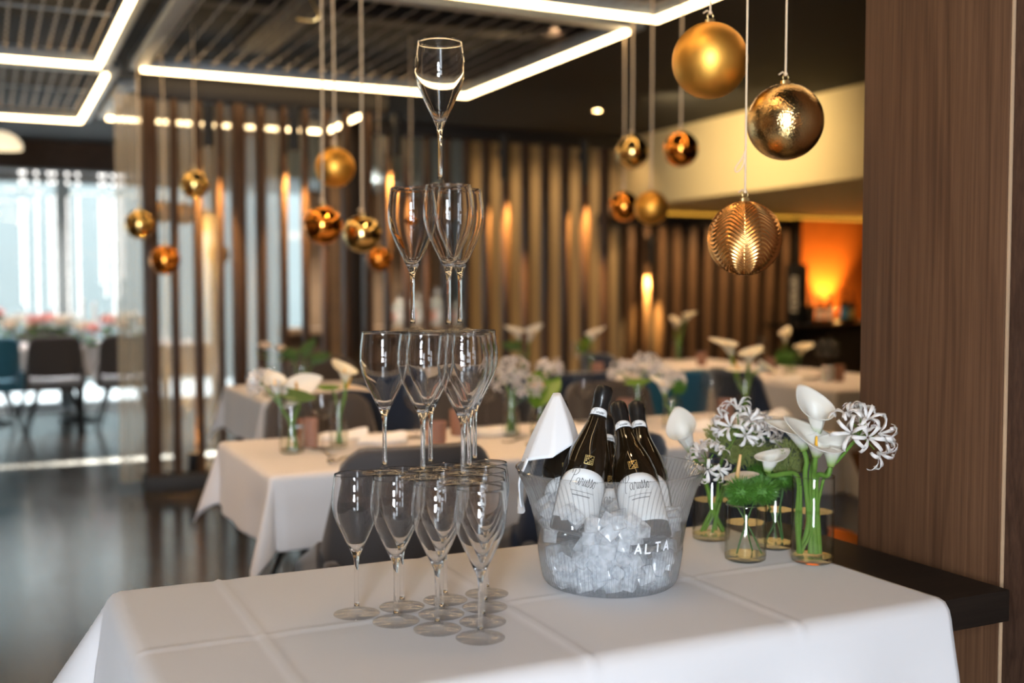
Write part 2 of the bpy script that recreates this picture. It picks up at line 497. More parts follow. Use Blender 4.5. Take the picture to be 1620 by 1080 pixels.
class MB:
    def __init__(s):
        s.v, s.f, s.tone = [], [], []

    def add(s, verts, faces, tone=None):
        b = len(s.v)
        s.v.extend([tuple(v) for v in verts])
        s.f.extend([tuple(i + b for i in f) for f in faces])
        s.tone.extend(tone if tone else [1.0] * len(verts))
        return s

    def box(s, x0, x1, y0, y1, z0, z1, mx=None):
        vs = [Vector((x, y, z)) for z in (z0, z1) for y in (y0, y1) for x in (x0, x1)]
        if mx is not None:
            vs = [mx @ v for v in vs]
        return s.add(vs, [(0, 2, 3, 1), (4, 5, 7, 6), (0, 1, 5, 4), (2, 6, 7, 3), (0, 4, 6, 2), (1, 3, 7, 5)])

    def bbox(s, x0, x1, y0, y1, z0, z1, b=0.004, mx=None):
        """box with chamfered edges"""
        b = min(b, (x1 - x0) * .49, (y1 - y0) * .49, (z1 - z0) * .49)
        import bmesh
        bm = bmesh.new()
        bmesh.ops.create_cube(bm, size=1)
        for v in bm.verts:
            v.co = Vector((x0 + (v.co.x + .5) * (x1 - x0), y0 + (v.co.y + .5) * (y1 - y0), z0 + (v.co.z + .5) * (z1 - z0)))
        bmesh.ops.bevel(bm, geom=bm.edges[:], offset=b, segments=2, profile=0.5, affect='EDGES')
        bm.verts.index_update()
        vs = [v.co.copy() for v in bm.verts]
        fs = [tuple(v.index for v in f.verts) for f in bm.faces]
        bm.free()
        if mx is not None:
            vs = [mx @ v for v in vs]
        return s.add(vs, fs)

    def lathe(s, prof, n=32, c=(0, 0, 0), mx=None, cap0=True, cap1=True, rad=None, tone=None):
        vs, fs = [], []
        for (r, z) in prof:
            for k in range(n):
                a = 2 * pi * k / n
                rr = r if rad is None else rad(r, z, a)
                vs.append(Vector((c[0] + rr * cos(a), c[1] + rr * sin(a), c[2] + z)))
        m = len(prof)
        for i in range(m - 1):
            for k in range(n):
                k2 = (k + 1) % n
                fs.append((i * n + k, i * n + k2, (i + 1) * n + k2, (i + 1) * n + k))
        if cap0:
            fs.append(tuple(reversed(range(n))))
        if cap1:
            fs.append(tuple(range((m - 1) * n, m * n)))
        if mx is not None:
            vs = [mx @ v for v in vs]
        return s.add(vs, fs, tone)

    def tube(s, pts, r, n=8, cap=True, rfun=None):
        pts = [Vector(p) for p in pts]
        m = len(pts)
        up = None
        vs, fs = [], []
        for i, p in enumerate(pts):
            t = (pts[min(i + 1, m - 1)] - pts[max(i - 1, 0)])
            if t.length < 1e-9:
                t = Vector((0, 0, 1))
            t.normalize()
            if up is None:
                up = Vector((1, 0, 0)) if abs(t.x) < 0.8 else Vector((0, 1, 0))
            a = t.cross(up)
            a.normalize()
            b = t.cross(a)
            up = -b if False else a.cross(t)
            rr = r if rfun is None else rfun(i / max(1, m - 1)) * r
            for k in range(n):
                an = 2 * pi * k / n
                vs.append(p + (a * cos(an) + b * sin(an)) * rr)
        for i in range(m - 1):
            for k in range(n):
                k2 = (k + 1) % n
                fs.append((i * n + k, i * n + k2, (i + 1) * n + k2, (i + 1) * n + k))
        if cap:
            fs.append(tuple(reversed(range(n))))
            fs.append(tuple(range((m - 1) * n, m * n)))
        return s.add(vs, fs)

    def sphere(s, c, r, nu=16, nv=10, sc=(1, 1, 1), rad=None, mx=None):
        vs, fs = [], []
        for j in range(nv + 1):
            th = pi * j / nv
            for k in range(nu):
                a = 2 * pi * k / nu
                rr = r if rad is None else rad(th, a)
                v = Vector((rr * sin(th) * cos(a) * sc[0], rr * sin(th) * sin(a) * sc[1], rr * cos(th) * sc[2]))
                if mx is not None:
                    v = mx @ v
                vs.append(v + Vector(c))
        for j in range(nv):
            for k in range(nu):
                k2 = (k + 1) % nu
                if j == 0:
                    fs.append((k, (j + 1) * nu + k, (j + 1) * nu + k2))
                elif j == nv - 1:
                    fs.append((j * nu + k, (j + 1) * nu + k, j * nu + k2))
                else:
                    fs.append((j * nu + k, (j + 1) * nu + k, (j + 1) * nu + k2, j * nu + k2))
        return s.add(vs, fs)

    def grid(s, fn, nu, nv, closed=False, tonefn=None, thick=0.0):
        """fn(u,v) -> Vector, u,v in 0..1"""
        vs, fs, tn = [], [], []
        cols = nu if closed else nu + 1
        for j in range(nv + 1):
            for i in range(cols):
                u, v = i / nu, j / nv
                vs.append(fn(u, v))
                tn.append(tonefn(u, v) if tonefn else 1.0)
        for j in range(nv):
            for i in range(nu):
                i2 = (i + 1) % cols if closed else i + 1
                fs.append((j * cols + i, j * cols + i2, (j + 1) * cols + i2, (j + 1) * cols + i))
        return s.add(vs, fs, tn)

    def build(s, name, m, parent=None, smooth=True, loc=None, solid=0.0, split=35):
        me = bpy.data.meshes.new(name)
        me.from_pydata(s.v, [], s.f)
        at = me.attributes.new('tone', 'FLOAT', 'POINT')
        at.data.foreach_set('value', s.tone)
        mats = m if isinstance(m, list) else [m]
        for q in mats:
            me.materials.append(q)
        if smooth:
            me.polygons.foreach_set('use_smooth', [True] * len(me.polygons))
            try:
                me.set_sharp_from_angle(angle=radians(split))
            except Exception:
                pass
        me.update()
        o = bpy.data.objects.new(name, me)
        COL.objects.link(o)
        if parent is not None:
            o.parent = parent
        if loc is not None:
            o.location = loc
        if solid:
            md = o.modifiers.new('thickness', 'SOLIDIFY')
            md.thickness = solid
            md.offset = 0
        return o


def tag(o, label=None, cat=None, group=None, kind=None):
    if label:
        o['label'] = label
    if cat:
        o['category'] = cat
    if group:
        o['group'] = group
    if kind:
        o['kind'] = kind
    return o


def thing(name, label, cat, loc=(0, 0, 0), rotz=0.0, group=None, mx=None):
    o = bpy.data.objects.new(name, None)
    o.empty_display_size = 0.05
    COL.objects.link(o)
    if mx is not None:
        o.matrix_world = mx
    else:
        o.location = loc
        o.rotation_euler = (0, 0, rotz)
    return tag(o, label, cat, group)


def struct(name, mb, m, **kw):
    o = mb.build(name, m, **kw)
    o['kind'] = 'structure'
    return o


def kids_of(o):
    return [c for c in KIDS.get(o.name, [])]


KIDS = {}


def index_kids():
    KIDS.clear()
    for o in COL.objects:
        if o.parent is not None:
            KIDS.setdefault(o.parent.name, []).append(o)


def dup(root, loc=None, rotz=None, label=None, group=None, mx=None, scale=None):
    def rec(o, parent):
        c = o.copy()
        COL.objects.link(c)
        if parent is not None:
            c.parent = parent
        for ch in list(KIDS.get(o.name, [])):
            d = rec(ch, c)
            KIDS.setdefault(c.name, []).append(d)
        return c
    r = rec(root, None)
    if mx is not None:
        r.matrix_world = mx
    if loc is not None:
        r.location = loc
    if rotz is not None:
        r.rotation_euler = (0, 0, rotz)
    if scale is not None:
        r.scale = scale
    if label:
        r['label'] = label
    if group:
        r['group'] = group
    return r


def frame_from(z, front):
    """rotation whose local Z is z and whose local -Y leans towards front"""
    z = Vector(z).normalized()
    y = -(Vector(front) - Vector(front).dot(z) * z).normalized()
    x = y.cross(z).normalized()
    return Matrix((x, y, z)).transposed()


def smoothstep(a, b, x):
    t = max(0.0, min(1.0, (x - a) / (b - a)))
    return t * t * (3 - 2 * t)


def spline(pts, n=8):
    """Catmull-Rom through 2-D or 3-D points"""
    P = [Vector(p) for p in pts]
    P = [P[0] * 2 - P[1]] + P + [P[-1] * 2 - P[-2]]
    out = []
    for i in range(1, len(P) - 2):
        for k in range(n):
            t = k / n
            a, b, c, d = P[i - 1], P[i], P[i + 1], P[i + 2]
            out.append(0.5 * ((2 * b) + (c - a) * t + (2 * a - 5 * b + 4 * c - d) * t * t + (3 * b - a - 3 * c + d) * t ** 3))
    out.append(P[-2])
    return out

# ------------------------------------------------------------------ the room
CEIL = 2.82
struct('floor', MB().box(-5, 11, -4.5, 12.62, -0.1, 0), MT['floor'], smooth=False)
struct('ceiling', MB().box(-5, 11, -4.5, 12.62, CEIL, CEIL + 0.1), MT['ceiling'], smooth=False)
struct('wall_back', MB().box(-5, 11, -4.6, -4.5, 0, CEIL), MT['tanwall'], smooth=False)
struct('wall_left', MB().box(-5.1, -5, -4.5, 12.62, 0, CEIL), MT['tanwall'], smooth=False)
struct('wall_right', MB().box(10.2, 10.3, -4.5, 12.62, 0, CEIL), MT['darkwall'], smooth=False)
# window wall: brown header over floor-to-ceiling panes, solid wall to the right
YW = 12.6
WTOP = 2.46
struct('wall_front', MB().box(-5, 11, YW, YW + 0.2, WTOP, CEIL), MT['brownwall'], smooth=False)
struct('wall_front_right', MB().box(3.95, 11, YW, YW + 0.2, 0, WTOP), MT['bluewall'], smooth=False)
wx = [-4.2, -2.55, -0.9, 0.75, 2.35, 3.95]
for i in range(len(wx) - 1):
    a, b = wx[i], wx[i + 1]
    fr = MB()
    t = 0.07
    fr.bbox(a, a + t, YW + .02, YW + .12, 0.0, WTOP, .008).bbox(b - t, b, YW + .02, YW + .12, 0.0, WTOP, .008)
    fr.bbox(a + t, b - t, YW + .02, YW + .12, 0.0, 0.07, .008).bbox(a + t, b - t, YW + .02, YW + .12, WTOP - .07, WTOP, .008)
    w = struct('window_%d' % (i + 1), fr, MT['winframe'])
    MB().box(a + t, b - t, YW + .06, YW + .07, .07, WTOP - .07).build('pane', MT['pane'], w, smooth=False)
# the terrace and the shaded house opposite
struct('trim_5', MB().bbox(-1.5, 2.5, YW - .16, YW - .005, 2.49, 2.52, .004), MT['alu'])
struct('exterior_ground', MB().box(-9, 13, 12.8, 17, -0.16, -0.06), MT['terrace'], smooth=False)
struct('exterior_wall', MB().box(-9, 13, 16.6, 16.8, -0.06, 4.55), MT['exterior'], smooth=False)

# wall behind the middle screen: warm plaster; tan panelling and the bar further left
struct('wall_middle', MB().box(4.25, 6.0, 9.95, 10.05, 0, CEIL), MT['plasterwall'], smooth=False)
struct('wall_bar', MB().box(3.2, 4.9, 11.9, 12.0, 0, 2.5), MT['tanwall'], smooth=False)
struct('ceiling_drop', MB().box(2.45, 4.9, 10.6, 12.59, 2.35, CEIL), MT['bluewall'], smooth=False)
struct('trim_1', MB().bbox(2.78, 2.90, 9.0, 9.12, 0, CEIL, .01), MT['darkwall'])
struct('trim_2', MB().bbox(2.70, 2.83, 9.4, 9.5, 0, CEIL, .01), MT['tanwall'])

# bulkhead on the right with its lit recess
sb = MB()
sb.box(5.96, 10.2, 3.4, 9.95, 2.12, CEIL)
so = struct('ceiling_bulkhead', sb, MT['cream'], smooth=False)
struct('wall_far_right', MB().box(5.6, 8.2, 9.98, 10.05, 0, 2.12), MT['darkwall'], smooth=False)
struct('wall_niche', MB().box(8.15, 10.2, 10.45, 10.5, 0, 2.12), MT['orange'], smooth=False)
struct('trim_3', MB().bbox(8.13, 8.2, 9.7, 10.45, 0, 2.06, .005), MT['beam'])
cv = MB().box(6.0, 10.1, 9.78, 9.80, 2.06, 2.085)
cov = cv.build('cove_light_strip', MT['cove'], smooth=False)
tag(cov, 'amber light strip glowing along the back of the bulkhead underside', 'light strip')

# pillar at the right edge of the picture: two timber panels with a pale joint
PX = 1.68
pillar = thing('pillar', 'tall walnut clad pillar behind the right end of the serving table', 'pillar')
pillar['kind'] = 'structure'
MB().box(PX + .012, 2.5, -0.6, 1.788, 0, CEIL).build('core', MT['pillar2'], pillar, smooth=False)
ysplit = PY(1496, 540, 1.0)
MB().bbox(PX - .006, PX + .016, 1.424, 1.79, 0, CEIL, .003).build('panel', MT['pillar'], pillar)['label'] = 'lighter walnut panel'
MB().bbox(PX, PX + .016, -0.6, 1.419, 0, CEIL, .003).build('panel', MT['pillar2'], pillar)['label'] = 'dark cathedral grained panel'
MB().bbox(PX - .004, PX + .004, 1.4192, 1.4238, 0, CEIL, .001).build('joint_strip', MT['tanwall'], pillar)['label'] = 'pale joint strip'
MB().bbox(PX + .016, PX + .09, 1.789, 1.797, 0, CEIL, .003).build('edge_strip', MT['pillar'], pillar)

# ------------------------------------------------------------------ louvred screens


def screen(name, label, x0, x1, y, ztop, posts, head=0.14, foot=0.12, fin=(.04, .10), m='fin', skip=()):
    t = thing(name, label, 'room divider')
    MB().bbox(x0, x1, y - fin[1] * .6, y + fin[1] * .6, ztop - head, ztop, .006).build('header', MT['beam'], t)
    MB().bbox(x0, x1, y - fin[1] * .6, y + fin[1] * .6, 0, foot, .006).build('plinth', MT['beam'], t)
    me = {}
    for (x, w) in posts:
        if w not in me:
            o = MB().bbox(-w / 2, w / 2, -fin[1] / 2, fin[1] / 2, foot, ztop - head, .004).build('fin', MT[m], t)
            me[w] = o.data
        else:
            o = bpy.data.objects.new('fin', me[w])
            COL.objects.link(o)
            o.parent = t
        o.location = (x, y, 0)
    return t


def xs_at(Y, lst):
    return [(PY(px, 400, Y).x, w) for px, w in lst]


Y1, Y2, Y3 = 7.16, 8.09, 9.85
screen('louvred_screen', 'dark timber louvred screen nearest the left aisle, sheer curtain behind it', .86, 2.46, Y1, 2.60,
       xs_at(Y1, [(238, .085), (276, .042), (313, .046), (349, .032), (378, .075), (413, .048), (449, .036), (483, .034), (515, .036), (547, .036), (581, .05)]))
posts2 = [(613 + 31.2 * k, .034) for k in range(12)]
screen('louvred_screen', 'long brown louvred screen in the middle, behind the tables', 2.62, 4.92, Y2, 2.56,
       xs_at(Y2, posts2), head=.10, fin=(.034, .12))
posts3 = [(996 + 24.4 * k, .07) for k in range(11)]
screen('louvred_screen', 'light brown louvred screen under the bulkhead at the far right', 5.7, 8.1, Y3, 2.05,
       xs_at(Y3, posts3), head=.11, fin=(.07, .10), m='fin_light')

# sheer curtain behind the first screen
random.seed(3)


def curtain_fn(u, v):
    x = .735 + u * 1.02
    dens = 14 + 10 * smoothstep(.55, .95, u)
    a = .018 + .02 * smoothstep(.55, .9, u)
    return Vector((x + .008 * sin(u * 91), 7.29 + a * sin(u * dens * 6.28) * (0.75 + .25 * v) + .006 * sin(v * 5 + u * 30), 0.06 + v * 2.44))


o = MB().grid(curtain_fn, 260, 14).build('sheer_curtain', MT['sheer'], solid=.0012)
tag(o, 'sheer beige voile curtain hanging behind the left louvred screen', 'curtain')

# black tube lights on the screens


def tube_light(px, y0, y1, Y, label, up=False, power=7.0):
    p0, p1 = PY(px, y0, Y), PY(px, y1, Y)
    L = p0.z - p1.z
    t = thing('tube_spotlight', label, 'lamp', (p0.x, Y, p1.z), group=None)
    r = .032
    MB().lathe([(r - .004, 0.012), (r, 0.0), (r, L), (r * .4, L + .002)], 20, cap0=False).build('housing', MT['black'], t)
    MB().lathe([(r - .006, 0.010), (r - .006, 0.014)], 20).build('lens', MT['lampglow'], t)
    MB().bbox(-.012, .012, 0, .09, L * .55, L * .55 + .05, .003).build('bracket', MT['black'], t)
    light('tube_spot', 'SPOT', (p0.x, Y, p1.z - .01), power * 2, AMBER, .02, target=(p0.x + .012, Y + .12, p1.z - .55), spot=46, blend=.7)
    if up:
        t.rotation_euler = (pi, 0, 0)
    return t


for px, a, b, Y, lb in ((329, 165, 231, Y1 - .13, 'black tube spotlight in front of the left screen, next to the hanging gold bauble'),
                        (465, 168, 238, Y1 - .13, 'black tube spotlight high on the left screen near its right end'),
                        (627, 180, 247, Y2 - .14, 'black tube spotlight on the middle screen behind the glass pyramid'),
                        (797, 214, 283, Y2 - .14, 'black tube spotlight on the middle screen, right of the top glasses'),
                        (924, 222, 288, Y2 - .14, 'black tube spotlight on the middle screen nearest its right end'),
                        (1030, 372, 418, Y3 - .13, 'black tube spotlight on the screen under the bulkhead')):
    tube_light(px, a, b, Y, lb, power=110 if Y < 7.5 else 190)
# uplight standing on the plinth of the first screen
q = PY(305, 758, Y1 + .02)
t = thing('uplight', 'black cylinder uplight standing on the plinth of the left screen', 'lamp', (q.x, Y1 + .0, .1201))
MB().lathe([(.030, 0), (.032, .003), (.032, .12), (.026, .12), (.026, .11)], 20, cap1=False).build('housing', MT['black'], t)
MB().lathe([(.026, .108), (.026, .111)], 20).build('lens', MT['lampglow'], t)
light('uplight_spot', 'SPOT', (q.x, Y1, .25), 25, AMBER, .02, target=(q.x, Y1 + .03, 2), spot=55)

# ------------------------------------------------------------------ ceiling light frames with wire grilles


def chain_wire(L, amp, seg, r):
    m = MB()
    pts = []
    n = seg
    for i in range(n + 1):
        pts.append((amp * sin(i * 1.57), i / n * L, amp * cos(i * 1.57) * .6))
    m.tube(pts, r, 5)
    return m


def light_frame(x0, x1, y0, y1, z, nw, label, amp=.006, cross=1, wr=.0036, seg=60):
    t = thing('ceiling_light_frame', label, 'ceiling light')
    b = .060
    s = .03
    h = .07
    x0, x1, y0, y1 = x0 - b, x1 + b, y0 - b, y1 + b
    c_ = b + s
    for nm, bx in (('rail', (x0, x0 + c_, y0, y1)), ('rail', (x1 - c_, x1, y0, y1)), ('rail', (x0 + c_, x1 - c_, y0, y0 + c_)), ('rail', (x0 + c_, x1 - c_, y1 - c_, y1))):
        MB().bbox(*bx, z, z + h, .004).build(nm, MT['alu'], t)
    i0, i1, j0, j1 = x0 + b, x1 - b, y0 + b, y1 - b
    for bx in ((i1 - s, i1, j0, j1), (i0, i1 - s, j1 - s, j1)):
        MB().box(*bx, z - .022, z).build('led_strip', MT['led'], t, smooth=False)
    me = None
    for k in range(nw):
        x = i0 + s + (k + .5) / nw * (i1 - i0 - 2 * s)
        if me is None:
            o = chain_wire(j1 - j0, amp, seg, wr).build('grille_wire', MT['steel'], t)
            me = o.data
        else:
            o = bpy.data.objects.new('grille_wire', me)
            COL.objects.link(o)
            o.parent = t
        o.location = (x, j0, z + .045)
    for k in range(cross):
        y = j0 + (k + 1) / (cross + 1) * (j1 - j0)
        MB().tube([(i0, y, z + .056), (i1, y, z + .056)], .007, 8).build('cross_rod', MT['alu'], t)
    for (x, y) in ((x0 + .2, y0 + .03), (x1 - .2, y0 + .03), (x0 + .2, y1 - .03), (x1 - .2, y1 - .03)):
        MB().tube([(x, y, z + h), (x, y, CEIL)], .004, 6).build('hanger', MT['steel'], t)
    return t


ZF = 2.60
light_frame(.86, 2.98, 4.86, 6.96, ZF, 19, 'large square light frame with long wires over the middle table', amp=.004, cross=0, wr=.0045, seg=40)
light_frame(.86, 2.98, 2.50, 4.60, ZF, 30, 'square light frame at the top of the picture, nearest the camera', amp=.006, cross=1)
light_frame(-1.49, .63, 4.86, 6.96, ZF, 28, 'square light frame with beaded wires in the upper left corner')
light_frame(-1.42, .70, 7.21, 9.31, ZF, 28, 'square light frame of the left aisle, beyond the corner one')
light_frame(.86, 2.60, 7.72, 9.05, ZF, 18, 'square light frame seen through the left louvred screen')

light_frame(.86, 2.98, .14, 2.24, ZF, 0, 'square light frame directly above the serving table, outside the picture', cross=1)
light_frame(-1.51, .61, 2.50, 4.60, ZF, 0, 'square light frame of the left aisle, just above the picture', cross=1)
light_frame(-1.51, .61, .14, 2.24, ZF, 0, 'square light frame of the left aisle, nearest the camera', cross=1)
hk = MB().tube(spline([PD(488, -12, 5.4), PD(497, 8, 5.4), PD(505, 24, 5.4), PD(498, 32, 5.4), PD(484, 32, 5.4), PD(470, 30, 5.4)], 6), .006, 8)
hk.tube([PD(488, -12, 5.4), Vector((PD(488, -12, 5.4).x, PD(488, -12, 5.4).y, CEIL))], .004, 6)
tag(hk.build('ceiling_hook', MT['goldcap']), 'gold wire hook hanging under the large light frame', 'hook')
# dark ducts and boards above the frames
for (a, b, c, d, zz) in ((-4, 3.2, 5.7, 5.9, 2.74), (-1.2, -0.9, 3.5, 9.0, 2.74), (1.4, 1.62, 2.6, 6.9, 2.73)):
    o = struct('trim_4', MB().bbox(a, b, c, d, zz, CEIL - .001, .01), MT['beam'])

# round downlights (warm); one is in view, others hang over the dining tables outside the frame; unseen fills are added
def downlight(x, y, z, label, power, group=None, col=WARM, spot=95, seen=True):
    if seen:
        t = thing('ceiling_downlight', label, 'downlight', (x, y, z), group=group)
        MB().lathe([(.030, 0.0), (.048, -.004), (.048, 0.0)], 24, cap0=False, cap1=False).build('bezel', MT['goldcap'], t)
        MB().lathe([(.030, -.002), (.030, -.001)], 24).build('lens', MT['lampglow'], t)
    light('downlight_spot', 'SPOT', (x, y, z - .02), power, col, .04, target=(x, y, 0), spot=spot, blend=.7)


light('window_table_spot', 'SPOT', (.4, 10.9, 2.75), 340, (1, .92, .85), .06, target=(.4, 11.4, .9), spot=110, blend=.8)  # added unseen spot that brightens the bouquets by the windows
light('aisle_fill', 'SPOT', (-.3, 3.6, 2.7), 80, (1.0, .60, .30), .06, target=(.75, 3.5, .55), spot=70, blend=.8)  # added warm fill for the left drape of the first table
for (x_, y_) in ((-3.2, -3.2), (-1.2, -3.4), (.8, -3.4), (-3.8, 1.5)):
    light('rear_room_fill', 'SPOT', (x_, y_, 2.7), 130, (1, .70, .38), .06, target=(x_ * 1.1, y_ * 1.25, .8), spot=110, blend=.8)  # added unseen spots, warming what the baubles and glasses mirror
q = PZ(945, 175, CEIL)
downlight(q.x, q.y, CEIL, 'small round downlight in the dark ceiling', 70)
for (x, y, p) in ((0.85, 1.7, 8), (1.5, 3.5, 36), (2.5, 3.5, 56), (1.7, 5.7, 60), (3.0, 5.7, 75), (4.4, 5.2, 90), (4.5, 6.6, 100)):  # the one over the serving table is an added warm fill
    light('table_spot', 'SPOT', (x, y, 2.56 if x < 3 else CEIL - .03), p, (1.0, .61, .31), .05, target=(x, y + .05, 0), spot=100, blend=.8)
for wx_ in (4.5, 5.1, 5.7):
    light('plaster_fill', 'SPOT', (wx_, 9.3, 2.75), 13, (1, .66, .34), .08, target=(wx_, 9.95, 1.3), spot=110, blend=.8)  # added unseen spots that lift the plaster between the fins
for wx_ in (6.3, 7.1, 7.9):
    light('screen_wash', 'SPOT', (wx_, 9.2, 2.08), 25, (1, .62, .28), .05, target=(wx_, 9.85, 1.0), spot=110, blend=.8)
light('bulkhead_fill', 'SPOT', (4.6, 7.4, 2.6), 120, (1, .72, .36), .08, target=(5.96, 7.6, 2.4), spot=110, blend=.8)  # added spot in mid-air, brightens the bulkhead face

# bar niche on the far right: dark counter, amber uplight, bottles, tall dark box with letters
t = thing('bar_counter', 'dark bar counter in front of the orange niche', 'counter')
MB().bbox(7.7, 10.15, 9.2, 9.70, .855, .90, .006).build('worktop', MT['beam'], t)
MB().bbox(8.22, 10.15, 9.701, 10.44, .855, .90, .006).build('worktop', MT['beam'], t)
MB().bbox(8.22, 10.15, 9.25, 10.42, 0, .855, .004).build('body', MT['darkwall'], t)

# ------------------------------------------------------------------ lettering as flat strokes
GLY = {
    'F': [[(0, 0), (0, 1), (.62, 1)], [(0, .52), (.5, .52)]],
    'E': [[(.62, 0), (0, 0), (0, 1), (.62, 1)], [(0, .52), (.52, .52)]],
    'R': [[(0, 0), (0, 1), (.42, 1), (.6, .88), (.6, .66), (.42, .53), (0, .53)], [(.36, .53), (.66, 0)]],
    'A': [[(0, 0), (.34, 1), (.68, 0)], [(.12, .34), (.56, .34)]],
    'I': [[(.05, 0), (.05, 1)]],
    'L': [[(0, 1), (0, 0), (.6, 0)]],
    'T': [[(0, 1), (.7, 1)], [(.35, 1), (.35, 0)]],
}
GW = {'F': .62, 'E': .62, 'R': .66, 'A': .68, 'I': .1, 'L': .6, 'T': .7}


def ribbon(mb, pts, w, fn):
    """flat stroke of width w along 2-D pts, mapped to space by fn(x, y)"""
    pts = [Vector((p[0], p[1])) for p in pts]
    L, R = [], []
    for i, p in enumerate(pts):
        t = pts[min(i + 1, len(pts) - 1)] - pts[max(i - 1, 0)]
        t.normalize()
        n = Vector((-t.y, t.x)) * w / 2
        if 0 < i < len(pts) - 1:
            a = (pts[i] - pts[i - 1]).normalized()
            n = n / max(.5, t.dot(a))
        L.append(fn(*(p + n)))
        R.append(fn(*(p - n)))
    m = len(pts)
    mb.add(L + R, [(i, i + 1, m + i + 1, m + i) for i in range(m - 1)])


def dense(pts, step=.05):
    out = []
    for a, b in zip(pts[:-1], pts[1:]):
        a, b = Vector(a), Vector(b)
        n = max(1, int((b - a).length / step))
        out += [a + (b - a) * (k / n) for k in range(n)]
    out.append(Vector(pts[-1]))
    return out


def text_block(word, h, w, fn, gap=.28):
    """capital letters of height h; fn maps (x, y) to space"""
    mb = MB()
    x = 0
    tot = sum(GW[c] + gap for c in word) - gap
    for c in word:
        for st in GLY[c]:
            ribbon(mb, [((x + px - tot / 2) * h, py * h) for px, py in dense(st, .2)], w, fn)
        x += GW[c] + gap
    return mb


SCRIPT = [
    [(.06, -.06), (.00, -.02), (.03, .20), (.09, .52), (.15, .84)],
    [(.02, .60), (.02, .80), (.12, .96), (.27, .94), (.30, .76), (.22, .58), (.10, .50)],
    [(.40, .30), (.36, .40), (.28, .34), (.25, .14), (.29, .02), (.35, .12), (.40, .36), (.375, .10), (.40, .00), (.46, .24),
     (.49, .44), (.505, .36), (.545, .37), (.53, .14), (.555, .00), (.60, .18), (.63, .38), (.60, .10), (.63, .00), (.67, .14), (.71, .38),
     (.685, .10), (.71, .0), (.76, .20), (.80, .48), (.815, .22), (.785, .0), (.75, .05)],
    [(.785, .0), (.83, .06), (.885, .26), (.915, .48), (.93, .22), (.90, .0), (.865, .05)],
    [(.90, .0), (.95, .08), (.99, .30), (1.04, .38), (1.075, .26), (1.06, .06), (1.02, .0), (.985, .12), (1.01, .30), (1.06, .36), (1.14, .32), (1.2, .38)],
]


def script_text(mb, scale, w, fn):
    for st in SCRIPT:
        ribbon(mb, [(p.x * scale, p.y * scale) for p in spline([(a, b) for a, b in st], 5)], w, fn)


# ------------------------------------------------------------------ stemware, bottles, vases
HF = .233


def flute_profile():
    outer = [(.0, 0), (.036, 0.0), (.038, .0008), (.0382, .0016), (.036, .0024), (.024, .0036), (.012, .0056), (.0062, .0090), (.0042, .014),
             (.0036, .03), (.0034, .055), (.0035, .078), (.0042, .089), (.0056, .097)]
    bowl = [(.0072, .1005), (.0100, .107), (.0148, .117), (.0206, .129), (.0268, .142), (.0325, .155), (.0370, .168), (.0395, .181), (.0400, .193), (.0390, .207),
            (.0372, .220), (.0358, .2325)]
    inner = [(.03555, .2331), (.0353, .2326), (.0367, .220), (.0385, .207), (.0395, .193), (.0390, .181), (.0364, .168), (.0318, .155), (.0259, .142),
             (.0195, .129), (.0134, .117), (.0080, .1095), (.0035, .1066), (.0, .1062)]
    return outer, bowl, inner


def smooth_prof(pr, n=3):
    pts = spline([(r, z) for r, z in pr], n)
    return [(max(0.0, p.x), p.y) for p in pts]


def make_flute(label):
    t = thing('champagne_flute', label, 'glass', group='champagne flutes of the pyramid')
    outer, bowl, inner = flute_profile()
    n = 40
    foot = outer[:9]
    stem = smooth_prof(outer[8:], 2) + [bowl[0]]
    MB().lathe([(1e-5, 0)] + foot[1:] + [(.0035, .0145)], n, cap0=False, cap1=False).build('foot', MT['footglass'], t, split=180)
    MB().lathe(stem, n, cap0=True, cap1=False).build('stem', MT['crystal'], t, split=180)
    pr = smooth_prof(bowl, 3) + smooth_prof(inner[:-1], 3) + [(1e-5, .1062)]
    MB().lathe(pr, n, cap0=False, cap1=False).build('bowl', MT['bowlglass'], t, split=180)
    return t


BSC = 0.90
BH = .305 * BSC
BPROF = [(.036, 0), (.043, .003), (.0455, .010), (.046, .03), (.046, .125), (.0447, .145), (.0405, .165), (.0340, .185), (.0268, .205), (.0208, .225),
         (.0170, .245), (.0150, .265), (.0148, .280)]


def prof_r(prof, z):
    for (r0, z0), (r1, z1) in zip(prof[:-1], prof[1:]):
        if z0 <= z <= z1:
            return r0 + (r1 - r0) * (z - z0) / max(1e-9, z1 - z0)
    return prof[-1][0]


BSM = smooth_prof(BPROF, 3)


